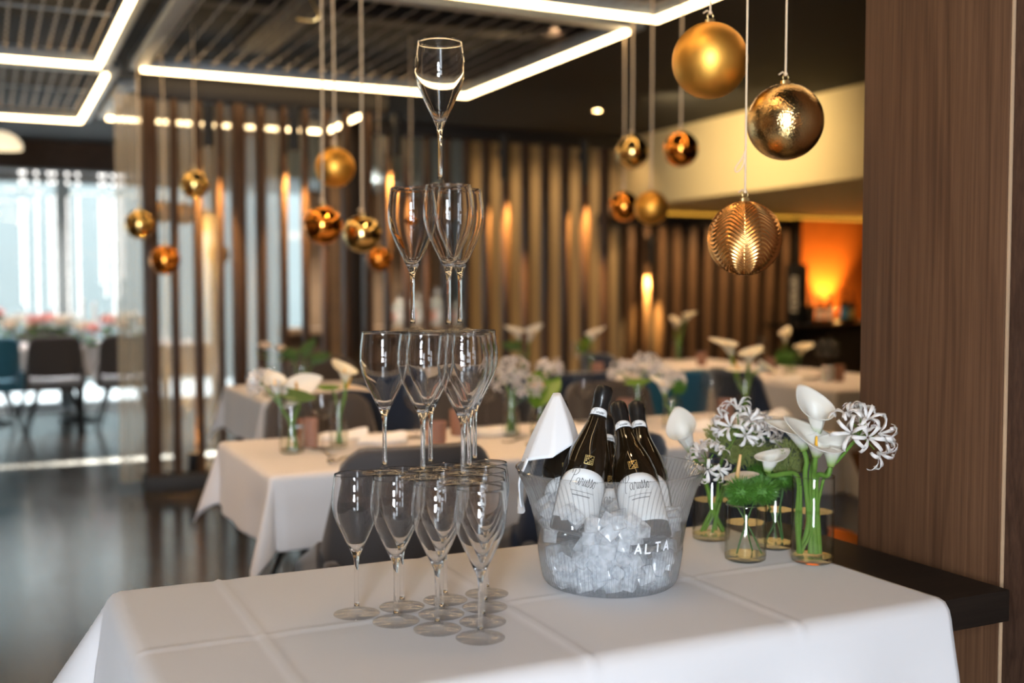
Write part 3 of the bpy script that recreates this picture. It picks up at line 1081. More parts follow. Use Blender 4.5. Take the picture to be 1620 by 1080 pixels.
def make_bottle(label):
    t = thing('champagne_bottle', label, 'bottle', group='champagne bottles in the ice bucket')
    MB().lathe(BSM, 40).build('bottle_body', MT['bottle'], t, split=60)
    # crumpled foil capsule
    fo = [(.0180, .240), (.0166, .252), (.0160, .268), (.0166, .274), (.0176, .280), (.0176, .290), (.0165, .300), (.0130, .305)]
    MB().lathe(fo, 32, cap0=False, rad=lambda r, z, a: r * (1 + .035 * sin(a * 7 + z * 300) * (1 if z > .25 else 0)) + .0006).build('foil_capsule', MT['foil'], t)

    def on(prof, off):
        def fn(x, z):   # x metres round the front (-Y), z metres up
            r = prof_r(prof, z) + off
            a = -pi / 2 + x / max(r, .01)
            return Vector((r * cos(a), r * sin(a), z))
        return fn
    P = on(BSM, .0006)
    hw = .058

    def lab(u, v):
        x = (u * 2 - 1) * hw
        top = .092 + .036 * sqrt(max(0, 1 - (x / hw) ** 2))
        return P(x, .028 + v * (top - .028))
    MB().grid(lab, 36, 8).build('front_label', MT['label'], t, solid=.0004)
    P2 = on(BSM, .0012)
    mb = MB()
    script_text(mb, .047, .0011, lambda x, y: P2(x - .028, .094 + y * .76))
    ribbon(mb, dense([(-.024, .083), (.024, .083)], .004), .0009, P2)
    ribbon(mb, dense([(-.018, .075), (.018, .075)], .004), .0016, P2)
    mb.build('label_script', MT['ink'], t)
    # gilt emblem on the shoulder
    em = MB()
    P3 = on(BSM, .0007)
    s = .0085
    zc = .147
    ribbon(em, dense([(-s, zc - s), (s, zc - s), (s, zc + s), (-s, zc + s), (-s, zc - s)], .003), .0012, P3)
    for k in range(4):
        for j in range(4):
            x, z = -s + (k + .75) * s * 2 / 4.5, zc - s + (j + .75) * s * 2 / 4.5
            if (k * 3 + j * 5) % 4:
                ribbon(em, [(x - .0012, z - .0006), (x + .0016, z + .0010)], .0018, P3)
    em.build('gilt_emblem', MT['goldprint'], t)
    P4 = on(fo, .0012)

    def collar(u, v):
        x = (u * 2 - 1) * .021
        return P4(x, .2395 + v * (.009 + .009 * sqrt(max(0, 1 - (x / .0212) ** 2))))
    MB().grid(collar, 24, 4).build('neck_label', MT['label'], t, solid=.0004)
    c = MB()
    P5 = on(fo, .0019)
    script_text(c, .020, .0006, lambda x, y: P5(x - .012, .2455 + y * .5))
    c.build('neck_script', MT['ink'], t)
    return t


def make_vase(name, label, loc, r, h, level, group=None, colw=None):
    t = thing(name, label, 'vase', loc, group=group)
    b = .011
    rim = [(r - .001 + .0011 * cos(q), h + .0011 * sin(q)) for q in [k / 8 * 2 * pi for k in range(9)]]
    MB().lathe(rim, 40, cap0=False, cap1=False).build('rim', MT['crystal'], t)
    MB().lathe([(r, b), (r, h - .002), (r - .0006, h), (r - .0018, h), (r - .002, h - .004)], 40, cap0=False, cap1=False).build('glass_wall', MT['vaseglass'], t)
    MB().lathe([(r * .3, .0015), (r - .006, 0), (r - .001, .003), (r, b), (r - .003, b + .0012), (r * .3, b - .0008)], 40).build('thick_base', MT['solidglass'], t, split=60)
    if level:
        MB().lathe([(r - .0026, b + .0016), (r - .0024, level - .001), (r - .002, level)], 40).build('water', MT['water'], t, split=60)
    return t


def wine_prof(H, rb):
    return [(1e-5, 0), (rb * .85, 0), (rb * .86, .0015), (rb * .3, .004), (.004, .010), (.0033, H * .2), (.0035, H * .42), (.009, H * .46), (rb * .7, H * .53), (rb * .97, H * .62),
            (rb, H * .70), (rb * .93, H * .82), (rb * .80, H * .94), (rb * .74, H)]


def make_wineglass(label, H=.215, rb=.042):
    t = thing('wine_glass', label, 'glass')
    pr = smooth_prof(wine_prof(H, rb), 2)
    foot = [p for p in pr if p[1] <= .0105]
    stem = [p for p in pr if .0095 <= p[1] <= H * .44]
    bowl = [p for p in pr if p[1] >= H * .41]
    MB().lathe(foot, 28, cap0=False, cap1=False).build('foot', MT['wineglass'], t, split=180)
    MB().lathe([foot[-1]] + stem, 16, cap0=False, cap1=False).build('stem', MT['wineglass'], t, split=180)
    MB().lathe(bowl, 28, cap0=False, cap1=False).build('bowl', MT['wineglass'], t, split=180)
    return t


# ------------------------------------------------------------------ flowers


def axis_mx(base, direction, spin=0.0):
    z = Vector(direction).normalized()
    x = Vector((1, 0, 0)) if abs(z.x) < .9 else Vector((0, 1, 0))
    y = z.cross(x).normalized()
    x = y.cross(z)
    return Matrix.Translation(base) @ Matrix((x, y, z)).transposed().to_4x4() @ Matrix.Rotation(spin, 4, 'Z')


def facing_mx(base, direction, front):
    """local Z along direction, local X (the long lip) towards front"""
    z = Vector(direction).normalized()
    x = (Vector(front) - Vector(front).dot(z) * z).normalized()
    y = z.cross(x)
    return Matrix.Translation(base) @ Matrix((x, y, z)).transposed().to_4x4()


def spathe(mb, mx, L=.085, R=.030, tip=.035, curl=.014, r0=.006):
    """a calla's single rolled petal: narrow funnel, one long lip, overlapped seam opposite"""
    def fn(u, v):
        a = (u - .5) * 2 * pi * 1.06
        front = (1 + cos(a)) / 2
        r = r0 + (R - r0) * v ** 1.9 + .004 * sin(v * pi)
        out = smoothstep(.72, 1, v)
        r += out * curl * (.45 + .55 * (1 - front))
        z = L * v * (0.64 + .36 * front) + tip * .75 * front ** 3 * v ** 3 - out * curl * .5 * (1 - front * .8)
        x = r * cos(a) + tip * front ** 4 * v ** 4
        y = r * sin(a) * (1 - .18 * front ** 6 * v)
        if abs(a) > pi * .93:
            x -= .0018
        return mx @ Vector((x, y, z))
    mb.grid(fn, 36, 20, tonefn=lambda u, v: v)
    return mb


def calla(label, pts, head_dir, front, L=.085, R=.030, tip=.035, group=None, sr=.0055, m='petal', spad=True, curl=.014, turned=False):
    """pts: the stem from the water to the flower"""
    base = Vector(pts[0])
    t = thing('calla_lily', label, 'flower', base, group=group)
    front = Vector(front)
    if not turned:      # the long lip stands at the back, so the mouth opens to the viewer
        toc = Vector((-SY, -CY, 0))
        front = front - toc * (max(0, front.dot(toc)) + .55)
    P = [Vector(p) - base for p in spline(pts, 6)]
    MB().tube(P, sr, 10, rfun=lambda s: 1 - .12 * s).build('stem', MT['stem'], t)
    mx = facing_mx(P[-1], head_dir, front)
    spathe(MB(), mx, L, R, tip, curl).build('spathe', MT[m], t, solid=.0012, split=180)
    if spad:
        a, b = mx @ Vector((0, 0, L * .22)), mx @ Vector((.002, 0, L * .8))
        MB().tube([a, a.lerp(b, .5), b], .0036, 8, rfun=lambda s: 1 - .45 * s).build('spadix', MT['yellow'], t)
    return t


def floret(mb, mx, L=.034, n=6, seed=0):
    rnd = random.Random(seed)
    for k in range(n):
        a = 2 * pi * k / n + rnd.uniform(-.2, .2)
        curl = rnd.uniform(2.6, 4.4)
        w = .0026
        ph = rnd.uniform(0, 6)
        pts = []
        ang = 1.15 + rnd.uniform(-.15, .15)
        x, z = .002, .008
        st = L / 12
        for i in range(13):
            pts.append((x, z))
            x += cos(ang) * st
            z += sin(ang) * st
            ang -= curl / 12 * (0.25 + 1.6 * (i / 12) ** 1.2)
        vs = []
        for i, (x, z) in enumerate(pts):
            s = i / 12
            ww = w * (0.45 + 1.0 * sin(min(1, s * 1.05) * pi * .78))
            wav = .0012 * sin(s * 14 + ph)
            for sd in (-1, 0, 1):
                q = Vector((x, sd * ww, z + (wav if sd else -.0006) * (1 if sd >= 0 else -1)))
                vs.append(mx @ (Matrix.Rotation(a, 4, 'Z') @ q))
        fs = []
        for i in range(12):
            for j in range(2):
                fs.append((i * 3 + j, i * 3 + j + 1, i * 3 + j + 4, i * 3 + j + 3))
        mb.add(vs, fs)
    return mb


def nerine(label, pts, n=7, spread=.035, fl=.034, seed=1, group=None, up=None, sr=.0032, buds=3):
    rnd = random.Random(seed)
    base = Vector(pts[0])
    t = thing('nerine', label, 'flower', base, group=group)
    P = [Vector(p) - base for p in spline(pts, 6)]
    MB().tube(P, sr, 8).build('stem', MT['stem'], t)
    hub = P[-1]
    up = Vector(up) if up else (P[-1] - P[-2]).normalized()
    M0 = axis_mx((0, 0, 0), up).to_3x3()
    for k in range(n):
        th = .35 + 1.15 * sqrt((k + .5) / n)
        ph = k * 2.4 + seed
        d = M0 @ Vector((sin(th) * cos(ph), sin(th) * sin(ph), cos(th)))
        e = hub + d * spread * rnd.uniform(.85, 1.15)
        ped = MB().tube([hub, hub.lerp(e, .5) + up * .003, e], .0011, 5).build('pedicel', MT['stem'], t)
        mx = axis_mx(e, d, rnd.uniform(0, 1))
        floret(MB(), mx, fl * rnd.uniform(.9, 1.15), 6, seed * 31 + k).build('floret', MT['nerine'], t, solid=.0006, split=180)
    for k in range(buds):
        d = M0 @ Vector((.25 * cos(k * 2.1), .25 * sin(k * 2.1), 1)).normalized()
        e = hub + d * spread * .9
        MB().tube([hub, hub.lerp(e, .4), hub.lerp(e, .75), e], .003, 6, rfun=lambda s: (.35, .55, 1, .2)[int(round(s * 3))]).build('bud', MT['nerine'], t)
    return t


def fuzzball(mb, c, r, n, seed, sc=(1, 1, .85), L=.35):
    rnd = random.Random(seed)
    mb.sphere(c, r * .62, 14, 9, sc)
    for k in range(n):
        z = 1 - 2 * (k + .5) / n
        a = k * 2.39996
        s = sqrt(max(0, 1 - z * z))
        d = Vector((s * cos(a) + rnd.uniform(-.25, .25), s * sin(a) + rnd.uniform(-.25, .25), z + rnd.uniform(-.25, .25))).normalized()
        p0 = Vector(c) + Vector((d.x * sc[0], d.y * sc[1], d.z * sc[2])) * r * .55
        ln = r * rnd.uniform(.42, .62)
        bend = Vector((rnd.uniform(-1, 1), rnd.uniform(-1, 1), rnd.uniform(-.4, .8))) * r * .16
        w = d.orthogonal().normalized() * r * .016
        w2 = d.cross(w)
        p1 = p0 + d * ln * .6 + bend * .4
        p2 = p0 + d * ln + bend
        vs = [p0 + w, p0 - w * .5 + w2 * .8, p0 - w * .5 - w2 * .8, p1 + w * .8, p1 - w * .4 + w2 * .6, p1 - w * .4 - w2 * .6, p2]
        mb.add(vs, [(0, 1, 4, 3), (1, 2, 5, 4), (2, 0, 3, 5), (3, 4, 6), (4, 5, 6), (5, 3, 6)])
    return mb


def dianthus(label, pts, r, n=420, seed=3, group=None, sr=.0018, m='fuzz'):
    base = Vector(pts[0])
    t = thing('green_dianthus', label, 'flower', base, group=group)
    P = [Vector(p) - base for p in spline(pts, 5)]
    MB().tube(P, sr, 7).build('stem', MT['stemdark'], t)
    fuzzball(MB(), P[-1] + Vector((0, 0, r * .35)), r, n, seed).build('flower_head', MT[m], t, smooth=False)
    return t


def fern(label, pts, clumps, seed=5, n=900, group=None):
    rnd = random.Random(seed)
    base = Vector(pts[0])
    t = thing('fern_sprig', label, 'foliage', base, group=group)
    P = [Vector(p) - base for p in spline(pts, 5)]
    MB().tube(P, .0017, 7).build('stem', MT['stemdark'], t)
    mb = MB()
    for (c, r, sc) in clumps:
        c = Vector(c) - base
        for k in range(int(n * (r / .04) ** 2)):
            while True:
                d = Vector((rnd.uniform(-1, 1), rnd.uniform(-1, 1), rnd.uniform(-1, 1)))
                if .55 < d.length < 1:
                    break
            p0 = c + Vector((d.x * sc[0], d.y * sc[1], d.z * sc[2])) * r
            dd = (Vector((d.x * sc[0], d.y * sc[1], abs(d.z) * .6 + .2)) + Vector((rnd.uniform(-.5, .5), rnd.uniform(-.5, .5), rnd.uniform(-.3, .5)))).normalized()
            ln = rnd.uniform(.010, .022)
            w = dd.orthogonal().normalized() * .00055
            w2 = dd.cross(w)
            p1 = p0 + dd * ln
            mb.add([p0 + w, p0 - w * .5 + w2, p0 - w * .5 - w2, p1], [(0, 1, 3), (1, 2, 3), (2, 0, 3)])
            for q in range(3):
                d2 = (dd + Vector((rnd.uniform(-1, 1), rnd.uniform(-1, 1), rnd.uniform(-1, 1))) * .9).normalized()
                s0 = p0 + dd * ln * rnd.uniform(.3, .8)
                s1 = s0 + d2 * .007
                mb.add([s0 + w, s0 - w * .5 + w2, s0 - w * .5 - w2, s1], [(0, 1, 3), (1, 2, 3), (2, 0, 3)])
    o = mb.build('needles', MT['moss'], t, smooth=False)
    o['kind'] = 'stuff'
    return t


def heart(mb, mx, L, Wd, cup=.12, wave=.05):
    def fn(u, v):
        a = (u * 2 - 1)
        # heart outline: lobes at the back (v=0), point at v=1
        w = Wd * (sin(pi * min(1, (v * .86 + .14))) ** .75) * (1 - v * .35)
        x = -L * .25 + v * L - (abs(a) * (1 - v) ** 3) * L * .28
        y = a * w
        z = cup * abs(a) ** 1.6 * w * 1.6 - cup * L * (v - .3) ** 2 + wave * L * sin(v * 6 + a * 2) * .2
        return mx @ Vector((x, y, z))
    return mb.grid(fn, 14, 16)


def anthurium(label, pts, face, tipdir, L, Wd, m='petal', spm='peach', group=None, slen=.05, sr=.0035):
    """heart-shaped spathe whose normal is face and whose point lies along tipdir, with a spadix"""
    base = Vector(pts[0])
    t = thing('anthurium', label, 'flower', base, group=group)
    P = [Vector(p) - base for p in spline(pts, 6)]
    MB().tube(P, sr, 8).build('stem', MT['stem'], t)
    z = Vector(face).normalized()
    x = (Vector(tipdir) - Vector(tipdir).dot(z) * z).normalized()
    y = z.cross(x)
    mx = Matrix.Translation(P[-1]) @ Matrix((x, y, z)).transposed().to_4x4()
    heart(MB(), mx, L, Wd).build('spathe', MT[m], t, solid=.0014, split=180)
    a = mx @ Vector((0, 0, .001))
    b = mx @ Vector((slen * .35, 0, slen * .9))
    MB().tube([a, a.lerp(b, .5), b], .0045, 9, rfun=lambda s: 1 - .4 * s).build('spadix', MT[spm], t)
    return t


def leaf(label, pts, face, tipdir, L, Wd, group=None, name='leaf_stem', m='leaf'):
    base = Vector(pts[0])
    t = thing(name, label, 'leaf', base, group=group)
    P = [Vector(p) - base for p in spline(pts, 6)]
    MB().tube(P, .003, 8).build('stem', MT['stem'], t)
    z = Vector(face).normalized()
    x = (Vector(tipdir) - Vector(tipdir).dot(z) * z).normalized()
    y = z.cross(x)
    mx = Matrix.Translation(P[-1]) @ Matrix((x, y, z)).transposed().to_4x4()
    heart(MB(), mx, L, Wd, cup=-.1).build('blade', MT[m], t, solid=.001, split=180)
    return t


def rose(label, pts, r, m='rosepetal', seed=1, group=None, cat='flower', name='rose'):
    rnd = random.Random(seed)
    base = Vector(pts[0])
    t = thing(name, label, cat, base, group=group)
    P = [Vector(p) - base for p in spline(pts, 4)]
    MB().tube(P, .003, 6).build('stem', MT['stemdark'], t)
    mb = MB()
    c = P[-1] + Vector((0, 0, r * .3))
    for ring, (n, rr, op) in enumerate(((3, .45, .2), (5, .75, .45), (6, 1.0, .85))):
        for k in range(n):
            a = 2 * pi * k / n + ring * .6 + rnd.uniform(-.2, .2)

            def fn(u, v, a=a, rr=rr, op=op):
                th = (u - .5) * 1.5
                q = Vector((rr * r * (.35 + .65 * v ** .7 + op * .25 * v * v) * cos(th), rr * r * (.4 + .6 * v) * sin(th), r * (-.55 + 1.15 * v * (1 - .35 * op) - .25 * op * v ** 4)))
                return c + Matrix.Rotation(a, 3, 'Z') @ q
            mb.grid(fn, 5, 5)
    mb.build('bloom', MT[m], t, split=180)
    for k in range(2):
        a = rnd.uniform(0, 6)
        d = Vector((cos(a), sin(a), .3))
        mx = facing_mx(P[-1] - Vector((0, 0, r * (.9 + k * .7))), Vector((-d.x * .3, -d.y * .3, 1)), d)
        heart(MB(), mx, r * 1.9, r * .75).build('leaf', MT['leaf'], t, solid=.0008)
    return t


# ------------------------------------------------------------------ cloths, tables, chairs


def drape(x0, x1, y0, y1, z, drops, flare=.25, wave=.010, rnd=.02, n=26, seed=0, crease=(), nx=60, ny=36, hemwave=.0):
    """tablecloth over the top x0..x1, y0..y1 at height z; drops = (left, right, front, back) overhang"""
    L, R, Fr, B = drops

    def axis(a, b, lo, hi, k):
        q = []
        if lo:
            q += [a - lo * (1 - i / n) for i in range(n)]
        q += [a + (b - a) * i / k for i in range(k + 1)]
        if hi:
            q += [b + hi * (i + 1) / n for i in range(n)]
        return q
    xs, ys = axis(x0, x1, L, R, nx), axis(y0, y1, Fr, B, ny)
    rr = random.Random(seed)
    p1, p2 = rr.uniform(0, 6), rr.uniform(0, 6)

    def fold(d):
        """distance past the edge -> (outward, down), rounded over the radius rnd"""
        if d <= 0:
            return 0.0, 0.0
        arc = rnd * pi / 2
        if d < arc:
            a = d / rnd
            return rnd * sin(a), rnd * (1 - cos(a))
        return rnd, rnd + d - arc

    mb = MB()
    vs = []
    for y in ys:
        for x in xs:
            du = (x0 - x) if x < x0 else (x - x1 if x > x1 else 0)
            dv = (y0 - y) if y < y0 else (y - y1 if y > y1 else 0)
            sx, sy_ = (-1 if x < x0 else 1), (-1 if y < y0 else 1)
            bx, by = min(max(x, x0), x1), min(max(y, y0), y1)
            zz = z
            for (ax, c, am) in crease:
                q = (bx if ax == 'x' else by) - c
                zz += am * exp(-(q / .006) ** 2) - am * .5 * exp(-(q / .03) ** 2)
            d = hypot(du, dv)
            if d > 0:
                o, dn = fold(d)
                th = atan2(dv, du)
                corner = sin(2 * th)
                s = max(0, d - .03)
                out = o + s * (flare * .22 + flare * 1.0 * corner ** 2)
                if corner < .05:
                    along = x if du == 0 else y
                    fade = min(1, s * 9)
                    out += fade * wave * (sin(along * 9 + p1) + .6 * sin(along * 21 + p2)) * (0.5 + 2.5 * s)
                # corner cloth gathers into a fold along the diagonal
                ang = th
                px = bx + sx * out * cos(ang)
                py = by + sy_ * out * sin(ang)
                slope = out - o
                dz = sqrt(max(0, (dn) ** 2 - slope ** 2)) if dn > slope else dn * .3
                vs.append((px, py, zz - dz))
            else:
                vs.append((bx, by, zz + .0012 * sin(bx * 7 + p1) * sin(by * 9 + p2)))
    w = len(xs)
    fs = [(j * w + i, j * w + i + 1, (j + 1) * w + i + 1, (j + 1) * w + i) for j in range(len(ys) - 1) for i in range(w - 1)]
    mb.add(vs, fs)
    return mb


def table(name, label, x0, x1, y0, y1, z, cloth_label, drops, group=None, m='beam', seed=0, pedestal=True, flare=.25, crease=()):
    t = thing(name, label, 'table', group=group)
    MB().bbox(x0 + .012, x1 - .012, y0 + .012, y1 - .012, z - .034, z - .004, .006).build('table_top', MT[m], t)
    if pedestal:
        nleg = max(2, int(round((x1 - x0) / .75)))
        for k in range(nleg):
            x = x0 + (k + .5) / nleg * (x1 - x0)
            y = (y0 + y1) / 2
            MB().lathe([(.21, 0), (.21, .008), (.19, .016), (.06, .045), (.04, .06), (.038, z - .05), (.1, z - .036)], 24, (x, y, 0)).build('pedestal', MT['black'], t)
    o = drape(x0, x1, y0, y1, z, drops, seed=seed, flare=flare, crease=crease).build('tablecloth', MT['cloth'], solid=.0015, split=180)
    tag(o, cloth_label, 'tablecloth')
    return t


def make_chair(label, m='charcoal', name='dining_chair', seatm=None):
    """upholstered tub chair on splayed black legs; faces +Y, back towards -Y"""
    t = thing(name, label, 'chair')
    w = .235

    def back(u, v):
        # wraps round the sitter: u across, v up; thick shell built with solidify
        a = (u * 2 - 1)
        z = .50 + v * .36
        half = w * (1 - .10 * v)
        e = abs(a)
        # round the upper corners
        zc = z - .05 * max(0, (e - .72) / .28) ** 2 * v
        x = a * half
        y = -.205 - .05 * v + .13 * e ** 3 * (1 - v * .55)
        return Vector((x, y, zc))
    MB().grid(back, 20, 10).build('backrest', MT[m], t, solid=.045, split=60)
    for s in (-1, 1):
        def side(u, v, s=s):
            y = -.12 + u * .27
            top = .60 - .12 * u
            return Vector((s * (w - .002), y, .42 + v * (top - .42)))
        MB().grid(side, 8, 4).build('side_panel', MT[m], t, solid=.035, split=60)
        MB().bbox(s * w - .02, s * w + .02, -.225, -.175, .40, .56, .012).build('back_post', MT[m], t)
    MB().bbox(-w - .01, w + .01, -.22, .24, .375, .43, .02).build('seat_shell', MT[m], t)
    MB().bbox(-w + .015, w - .015, -.20, .245, .425, .475, .022).build('seat_cushion', MT[seatm or m], t)
    for sx in (-1, 1):
        for sy in (-1, 1):
            a, b = Vector((sx * .13, sy * .12, .385)), Vector((sx * .24, sy * .23, 0.0))
            MB().tube([a, b], .017, 8, rfun=lambda s: 1 - .4 * s).build('leg', MT['black'], t)
    return t


def make_fork(label, spoon=False):
    t = thing('spoon' if spoon else 'fork', label, 'cutlery')

    def h(s):
        return .004 + .010 * s * s
    MB().grid(lambda u, v: Vector(((u - .5) * (.007 + .006 * v), -.10 * v, .004 + .004 * sin(v * 3))), 3, 10).build('handle', MT['silver'], t, solid=.002)
    if spoon:
        MB().grid(lambda u, v: Vector(((u - .5) * .036 * sin(pi * (v * .92 + .06)) ** .6, v * .055, .004 + .006 * (2 * u - 1) ** 2 + .003 * sin(v * 3))), 8, 10).build('bowl', MT['silver'], t, solid=.0015)
    else:
        MB().grid(lambda u, v: Vector(((u - .5) * (.008 + .016 * smoothstep(0, 1, v)), v * .035, .004 + .002 * v)), 4, 6).build('neck', MT['silver'], t, solid=.0018)
        for k in range(4):
            x = -.009 + k * .006
            MB().tube([(x, .034, .006), (x, .05, .007), (x, .068, .012)], .0013, 6).build('tine', MT['silver'], t)
    return t


def make_napkin(label):
    """pale folded napkin, opened into a low tent"""
    def fn(u, v):
        x = (u - .5) * .17
        y = (v - .5) * .11
        return Vector((x + .01 * sin(v * 4), y, .006 + .032 * max(0, 1 - abs(v - .55) / .5) * (0.35 + .65 * u) + .003 * sin(u * 9)))
    o = MB().grid(fn, 16, 12).build('folded_napkin', MT['whitecloth'], solid=.004, split=180)
    return tag(o, label, 'napkin')


def make_tumbler(label, r=.036, h=.095, m='pinkglass'):
    t = thing('tumbler', label, 'glass')
    def rad(rr, z, a):
        return rr * (1 + .03 * sin(a * 9 + z * 140) * sin(z * 160 + a * 2))
    MB().lathe([(r * .85, 0), (r * .92, .003)] + [(r * (.92 + .08 * k / 12), .003 + (h - .003) * k / 12) for k in range(1, 13)] +
               [(r - .003, h - .001), (r * .88, .02), (r * .5, .012)], 36, rad=rad).build('tumbler_wall', MT[m], t, split=60)
    MB().lathe([(r * .84, .0), (r * .9, .004), (r * .5, .006)], 28).build('base_disc', MT['solidglass'], t)
    return t

# ------------------------------------------------------------------ serving table in front
TZ = .75
TX0, TX1, TY0, TY1 = .204, 1.490, 1.392, 2.044
t = thing('serving_table', 'dark wooden serving table under the white cloth, bare at its right end', 'table')
MB().bbox(TX0 + .01, 1.655, TY0 - .010, TY1 - .01, TZ - .062, TZ - .0035, .003).build('table_top', MT['slab'], t)
for (x, y) in ((TX0 + .06, TY0 + .06), (TX1 - .2, TY0 + .06), (TX0 + .06, TY1 - .07), (TX1 - .2, TY1 - .07)):
    MB().bbox(x - .03, x + .03, y - .03, y + .03, 0, TZ - .062, .004).build('leg', MT['slab'], t)
o = drape(TX0, TX1, TY0, TY1, TZ, (.42, 0, .46, .30), flare=.5, wave=.012, rnd=.026, n=30, seed=4, nx=150, ny=80,
          crease=(('x', .376, .0036), ('x', .785, .0040), ('x', 1.17, .0040), ('y', 1.690, .0032))).build('tablecloth', MT['cloth'], solid=.0012, split=180)
tag(o, 'white tablecloth with pressed creases on the serving table in front', 'tablecloth')

# ------------------------------------------------------------------ the pyramid of glasses
fl0 = make_flute('flute')
index_kids()
SP = .0809
cen = Vector((.666, 1.667))
th0 = radians(153.5)
R3 = SP * 3 / sqrt(3)
A = cen + R3 * Vector((cos(th0), sin(th0)))                      # left corner
B = cen + R3 * Vector((cos(th0 + 2 * pi / 3), sin(th0 + 2 * pi / 3)))      # near corner
C = cen + R3 * Vector((cos(th0 + 4 * pi / 3), sin(th0 + 4 * pi / 3)))      # far corner
e1, e2 = (B - A) / 3, (C - A) / 3
ROWN = ('front row', 'second row', 'third row', 'rear corner')
NTH = {1: ('',), 2: ('left glass', 'right glass'), 3: ('left glass', 'middle glass', 'right glass'), 4: ('left corner glass', 'second glass from the left', 'third glass from the left', 'nearest corner glass')}
TIER = ('bottom tier', 'second tier from the bottom', 'third tier, just under the top')
first = True
for tier in range(4):
    n = 4 - tier
    org = A + (e1 + e2) * tier / 3
    turn = radians((0, -3.5, -9, 0)[tier])
    for j in range(n):
        for i in range(n - j):
            p = org + e1 * i + e2 * j - cen
            p = cen + Vector((p.x * cos(turn) - p.y * sin(turn), p.x * sin(turn) + p.y * cos(turn)))
            if tier == 3:
                lb = 'single empty champagne flute crowning the pyramid'
            else:
                cnt = n - j
                lb = 'champagne flute, %s, %s %s' % (TIER[tier], ('front row' if j == 0 else ROWN[j] if cnt > 1 else 'rear corner'), NTH[cnt][i])
            z = TZ + .0016 + tier * (HF + .0004)
            if first:
                fl0.location = (p.x, p.y, z)
                fl0['label'] = lb.strip()
                first = False
            else:
                dup(fl0, (p.x, p.y, z), random.uniform(0, 6), lb.strip())

# ------------------------------------------------------------------ ice bucket with bottles
bc = PZ(968, 915, TZ)
bc = Vector((1.020, 1.722, TZ + .0016))
bk = thing('ice_bucket', 'clear ribbed ice bucket full of ice and bottles on the serving table', 'bucket', bc)
NR = 108


def bprofile():
    pts = [(.1, .0), (.112, .001), (.1185, .006), (.1235, .02), (.128, .045), (.1325, .075), (.137, .105), (.1425, .135), (.150, .162), (.159, .185), (.170, .207), (.1735, .2125)]
    return smooth_prof(pts, 3)


BO = bprofile()


def ribr(r, z, a):
    s = (smoothstep(.004, .012, z) * (1 - smoothstep(.06, .075, z)) + smoothstep(.118, .135, z) * (1 - smoothstep(.200, .206, z))) * .0016
    return r + s * cos(a * NR)


MB().lathe(BO, NR * 6, cap0=True, cap1=False, rad=ribr).build('ribbed_wall', MT['bucket'], bk, split=180)
MB().lathe([(r - .0045, z) for r, z in BO if z > .008], 96, cap0=True, cap1=False).build('inner_wall', MT['bucketin'], bk, split=180)
MB().lathe([(BO[-1][0] - .0045, .2125), (BO[-1][0] - .002, .2140), (BO[-1][0], .2125)], 120, cap0=False, cap1=False).build('rim', MT['bucket'], bk)
# etched letters on the smooth band, turned to the right
toc = atan2(-bc.y, -bc.x)


def etch(x, z):
    r = prof_r(BO, z) + .001
    a = toc + radians(24) + x / r
    return Vector((r * cos(a), r * sin(a), z))


text_block('ALTA', .017, .0030, lambda x, y: etch(x + .022, .083 + y), gap=.5).build('etched_letters', MT['etched'], bk)


def bottle_at(b, bd, tp, td, label, front=None, spin=0.0):
    lo, hi = bd - .05, bd + .32
    for _ in range(40):
        td = (lo + hi) / 2
        if (PD(*tp, td) - PD(*b, bd)).length < BH:
            lo = td
        else:
            hi = td
    p0, p1 = PD(*b, bd), PD(*tp, td)
    d = (p1 - p0).normalized()
    fr = Vector((0, 0, CAMZ)) - (p0 + d * .12)
    fr.normalize()
    M = Matrix.Translation(p0) @ (frame_from(d, fr) @ Matrix.Rotation(spin, 3, 'Z')).to_4x4()
    return M @ Matrix.Scale(BSC, 4)


specs = [
    ((903.2, 845.4), 1.936, (957.0, 611.2), 2.06, 'tallest champagne bottle in the ice bucket, leaning to the right', .05),
    ((1028.0, 856.2), 1.923, (976.8, 638.0), 2.145, 'champagne bottle in the middle of the bucket, round base against the glass', .05),
    ((1035.2, 852.3), 2.009, (1005.8, 637.0), 2.19, 'champagne bottle at the right of the bucket, leaning to the left', -.12),
    ((955.6, 875.9), 2.038, (960.3, 657.9), 2.13, 'champagne bottle mostly hidden behind the two front bottles', .3),
    ((895.5, 857.1), 2.010, (885.3, 633.1), 2.125, 'dark bottle at the left of the bucket under the white napkin', .2),
]
b0 = make_bottle('bottle')
index_kids()
BM = []
for k, (b, bd, tp, td, lb, sp) in enumerate(specs):
    M = bottle_at(b, bd, tp, td, lb, spin=sp)
    BM.append(M)
    if k == 0:
        b0.matrix_world = M
        b0['label'] = lb
    else:
        dup(b0, label=lb, mx=M)

# napkin folded to a cone over the left bottle, one end hanging outside the bucket
ap = PD(881, 622, 2.09)
c1, c2 = PD(836, 728, 1.985), PD(906, 703, 1.99)
c3, c4 = PD(838, 730, 2.15), PD(905, 706, 2.17)


def cone(u, v):
    """closed round the bottle: u round, v from the tip down"""
    ring = [c1, c1.lerp(c2, .5) + Vector((-.012, -.03, -.004)), c2, c2.lerp(c4, .5) + Vector((.012, -.006, .006)), c4, c3.lerp(c4, .5), c3, c3.lerp(c1, .5) + Vector((-.016, .0, 0))]
    n = len(ring)
    f = u * n
    i = int(f) % n
    q = ring[i].lerp(ring[(i + 1) % n], f - int(f))
    k = v ** .9
    p = ap.lerp(q, k)
    ctr = ap.lerp(sum(ring, Vector()) / n, k)
    tip = .006 * (1 - v)
    d = (q - sum(ring, Vector()) / n)
    d.z = 0
    d.normalize()
    return p + d * tip + d * .004 * sin(v * pi)


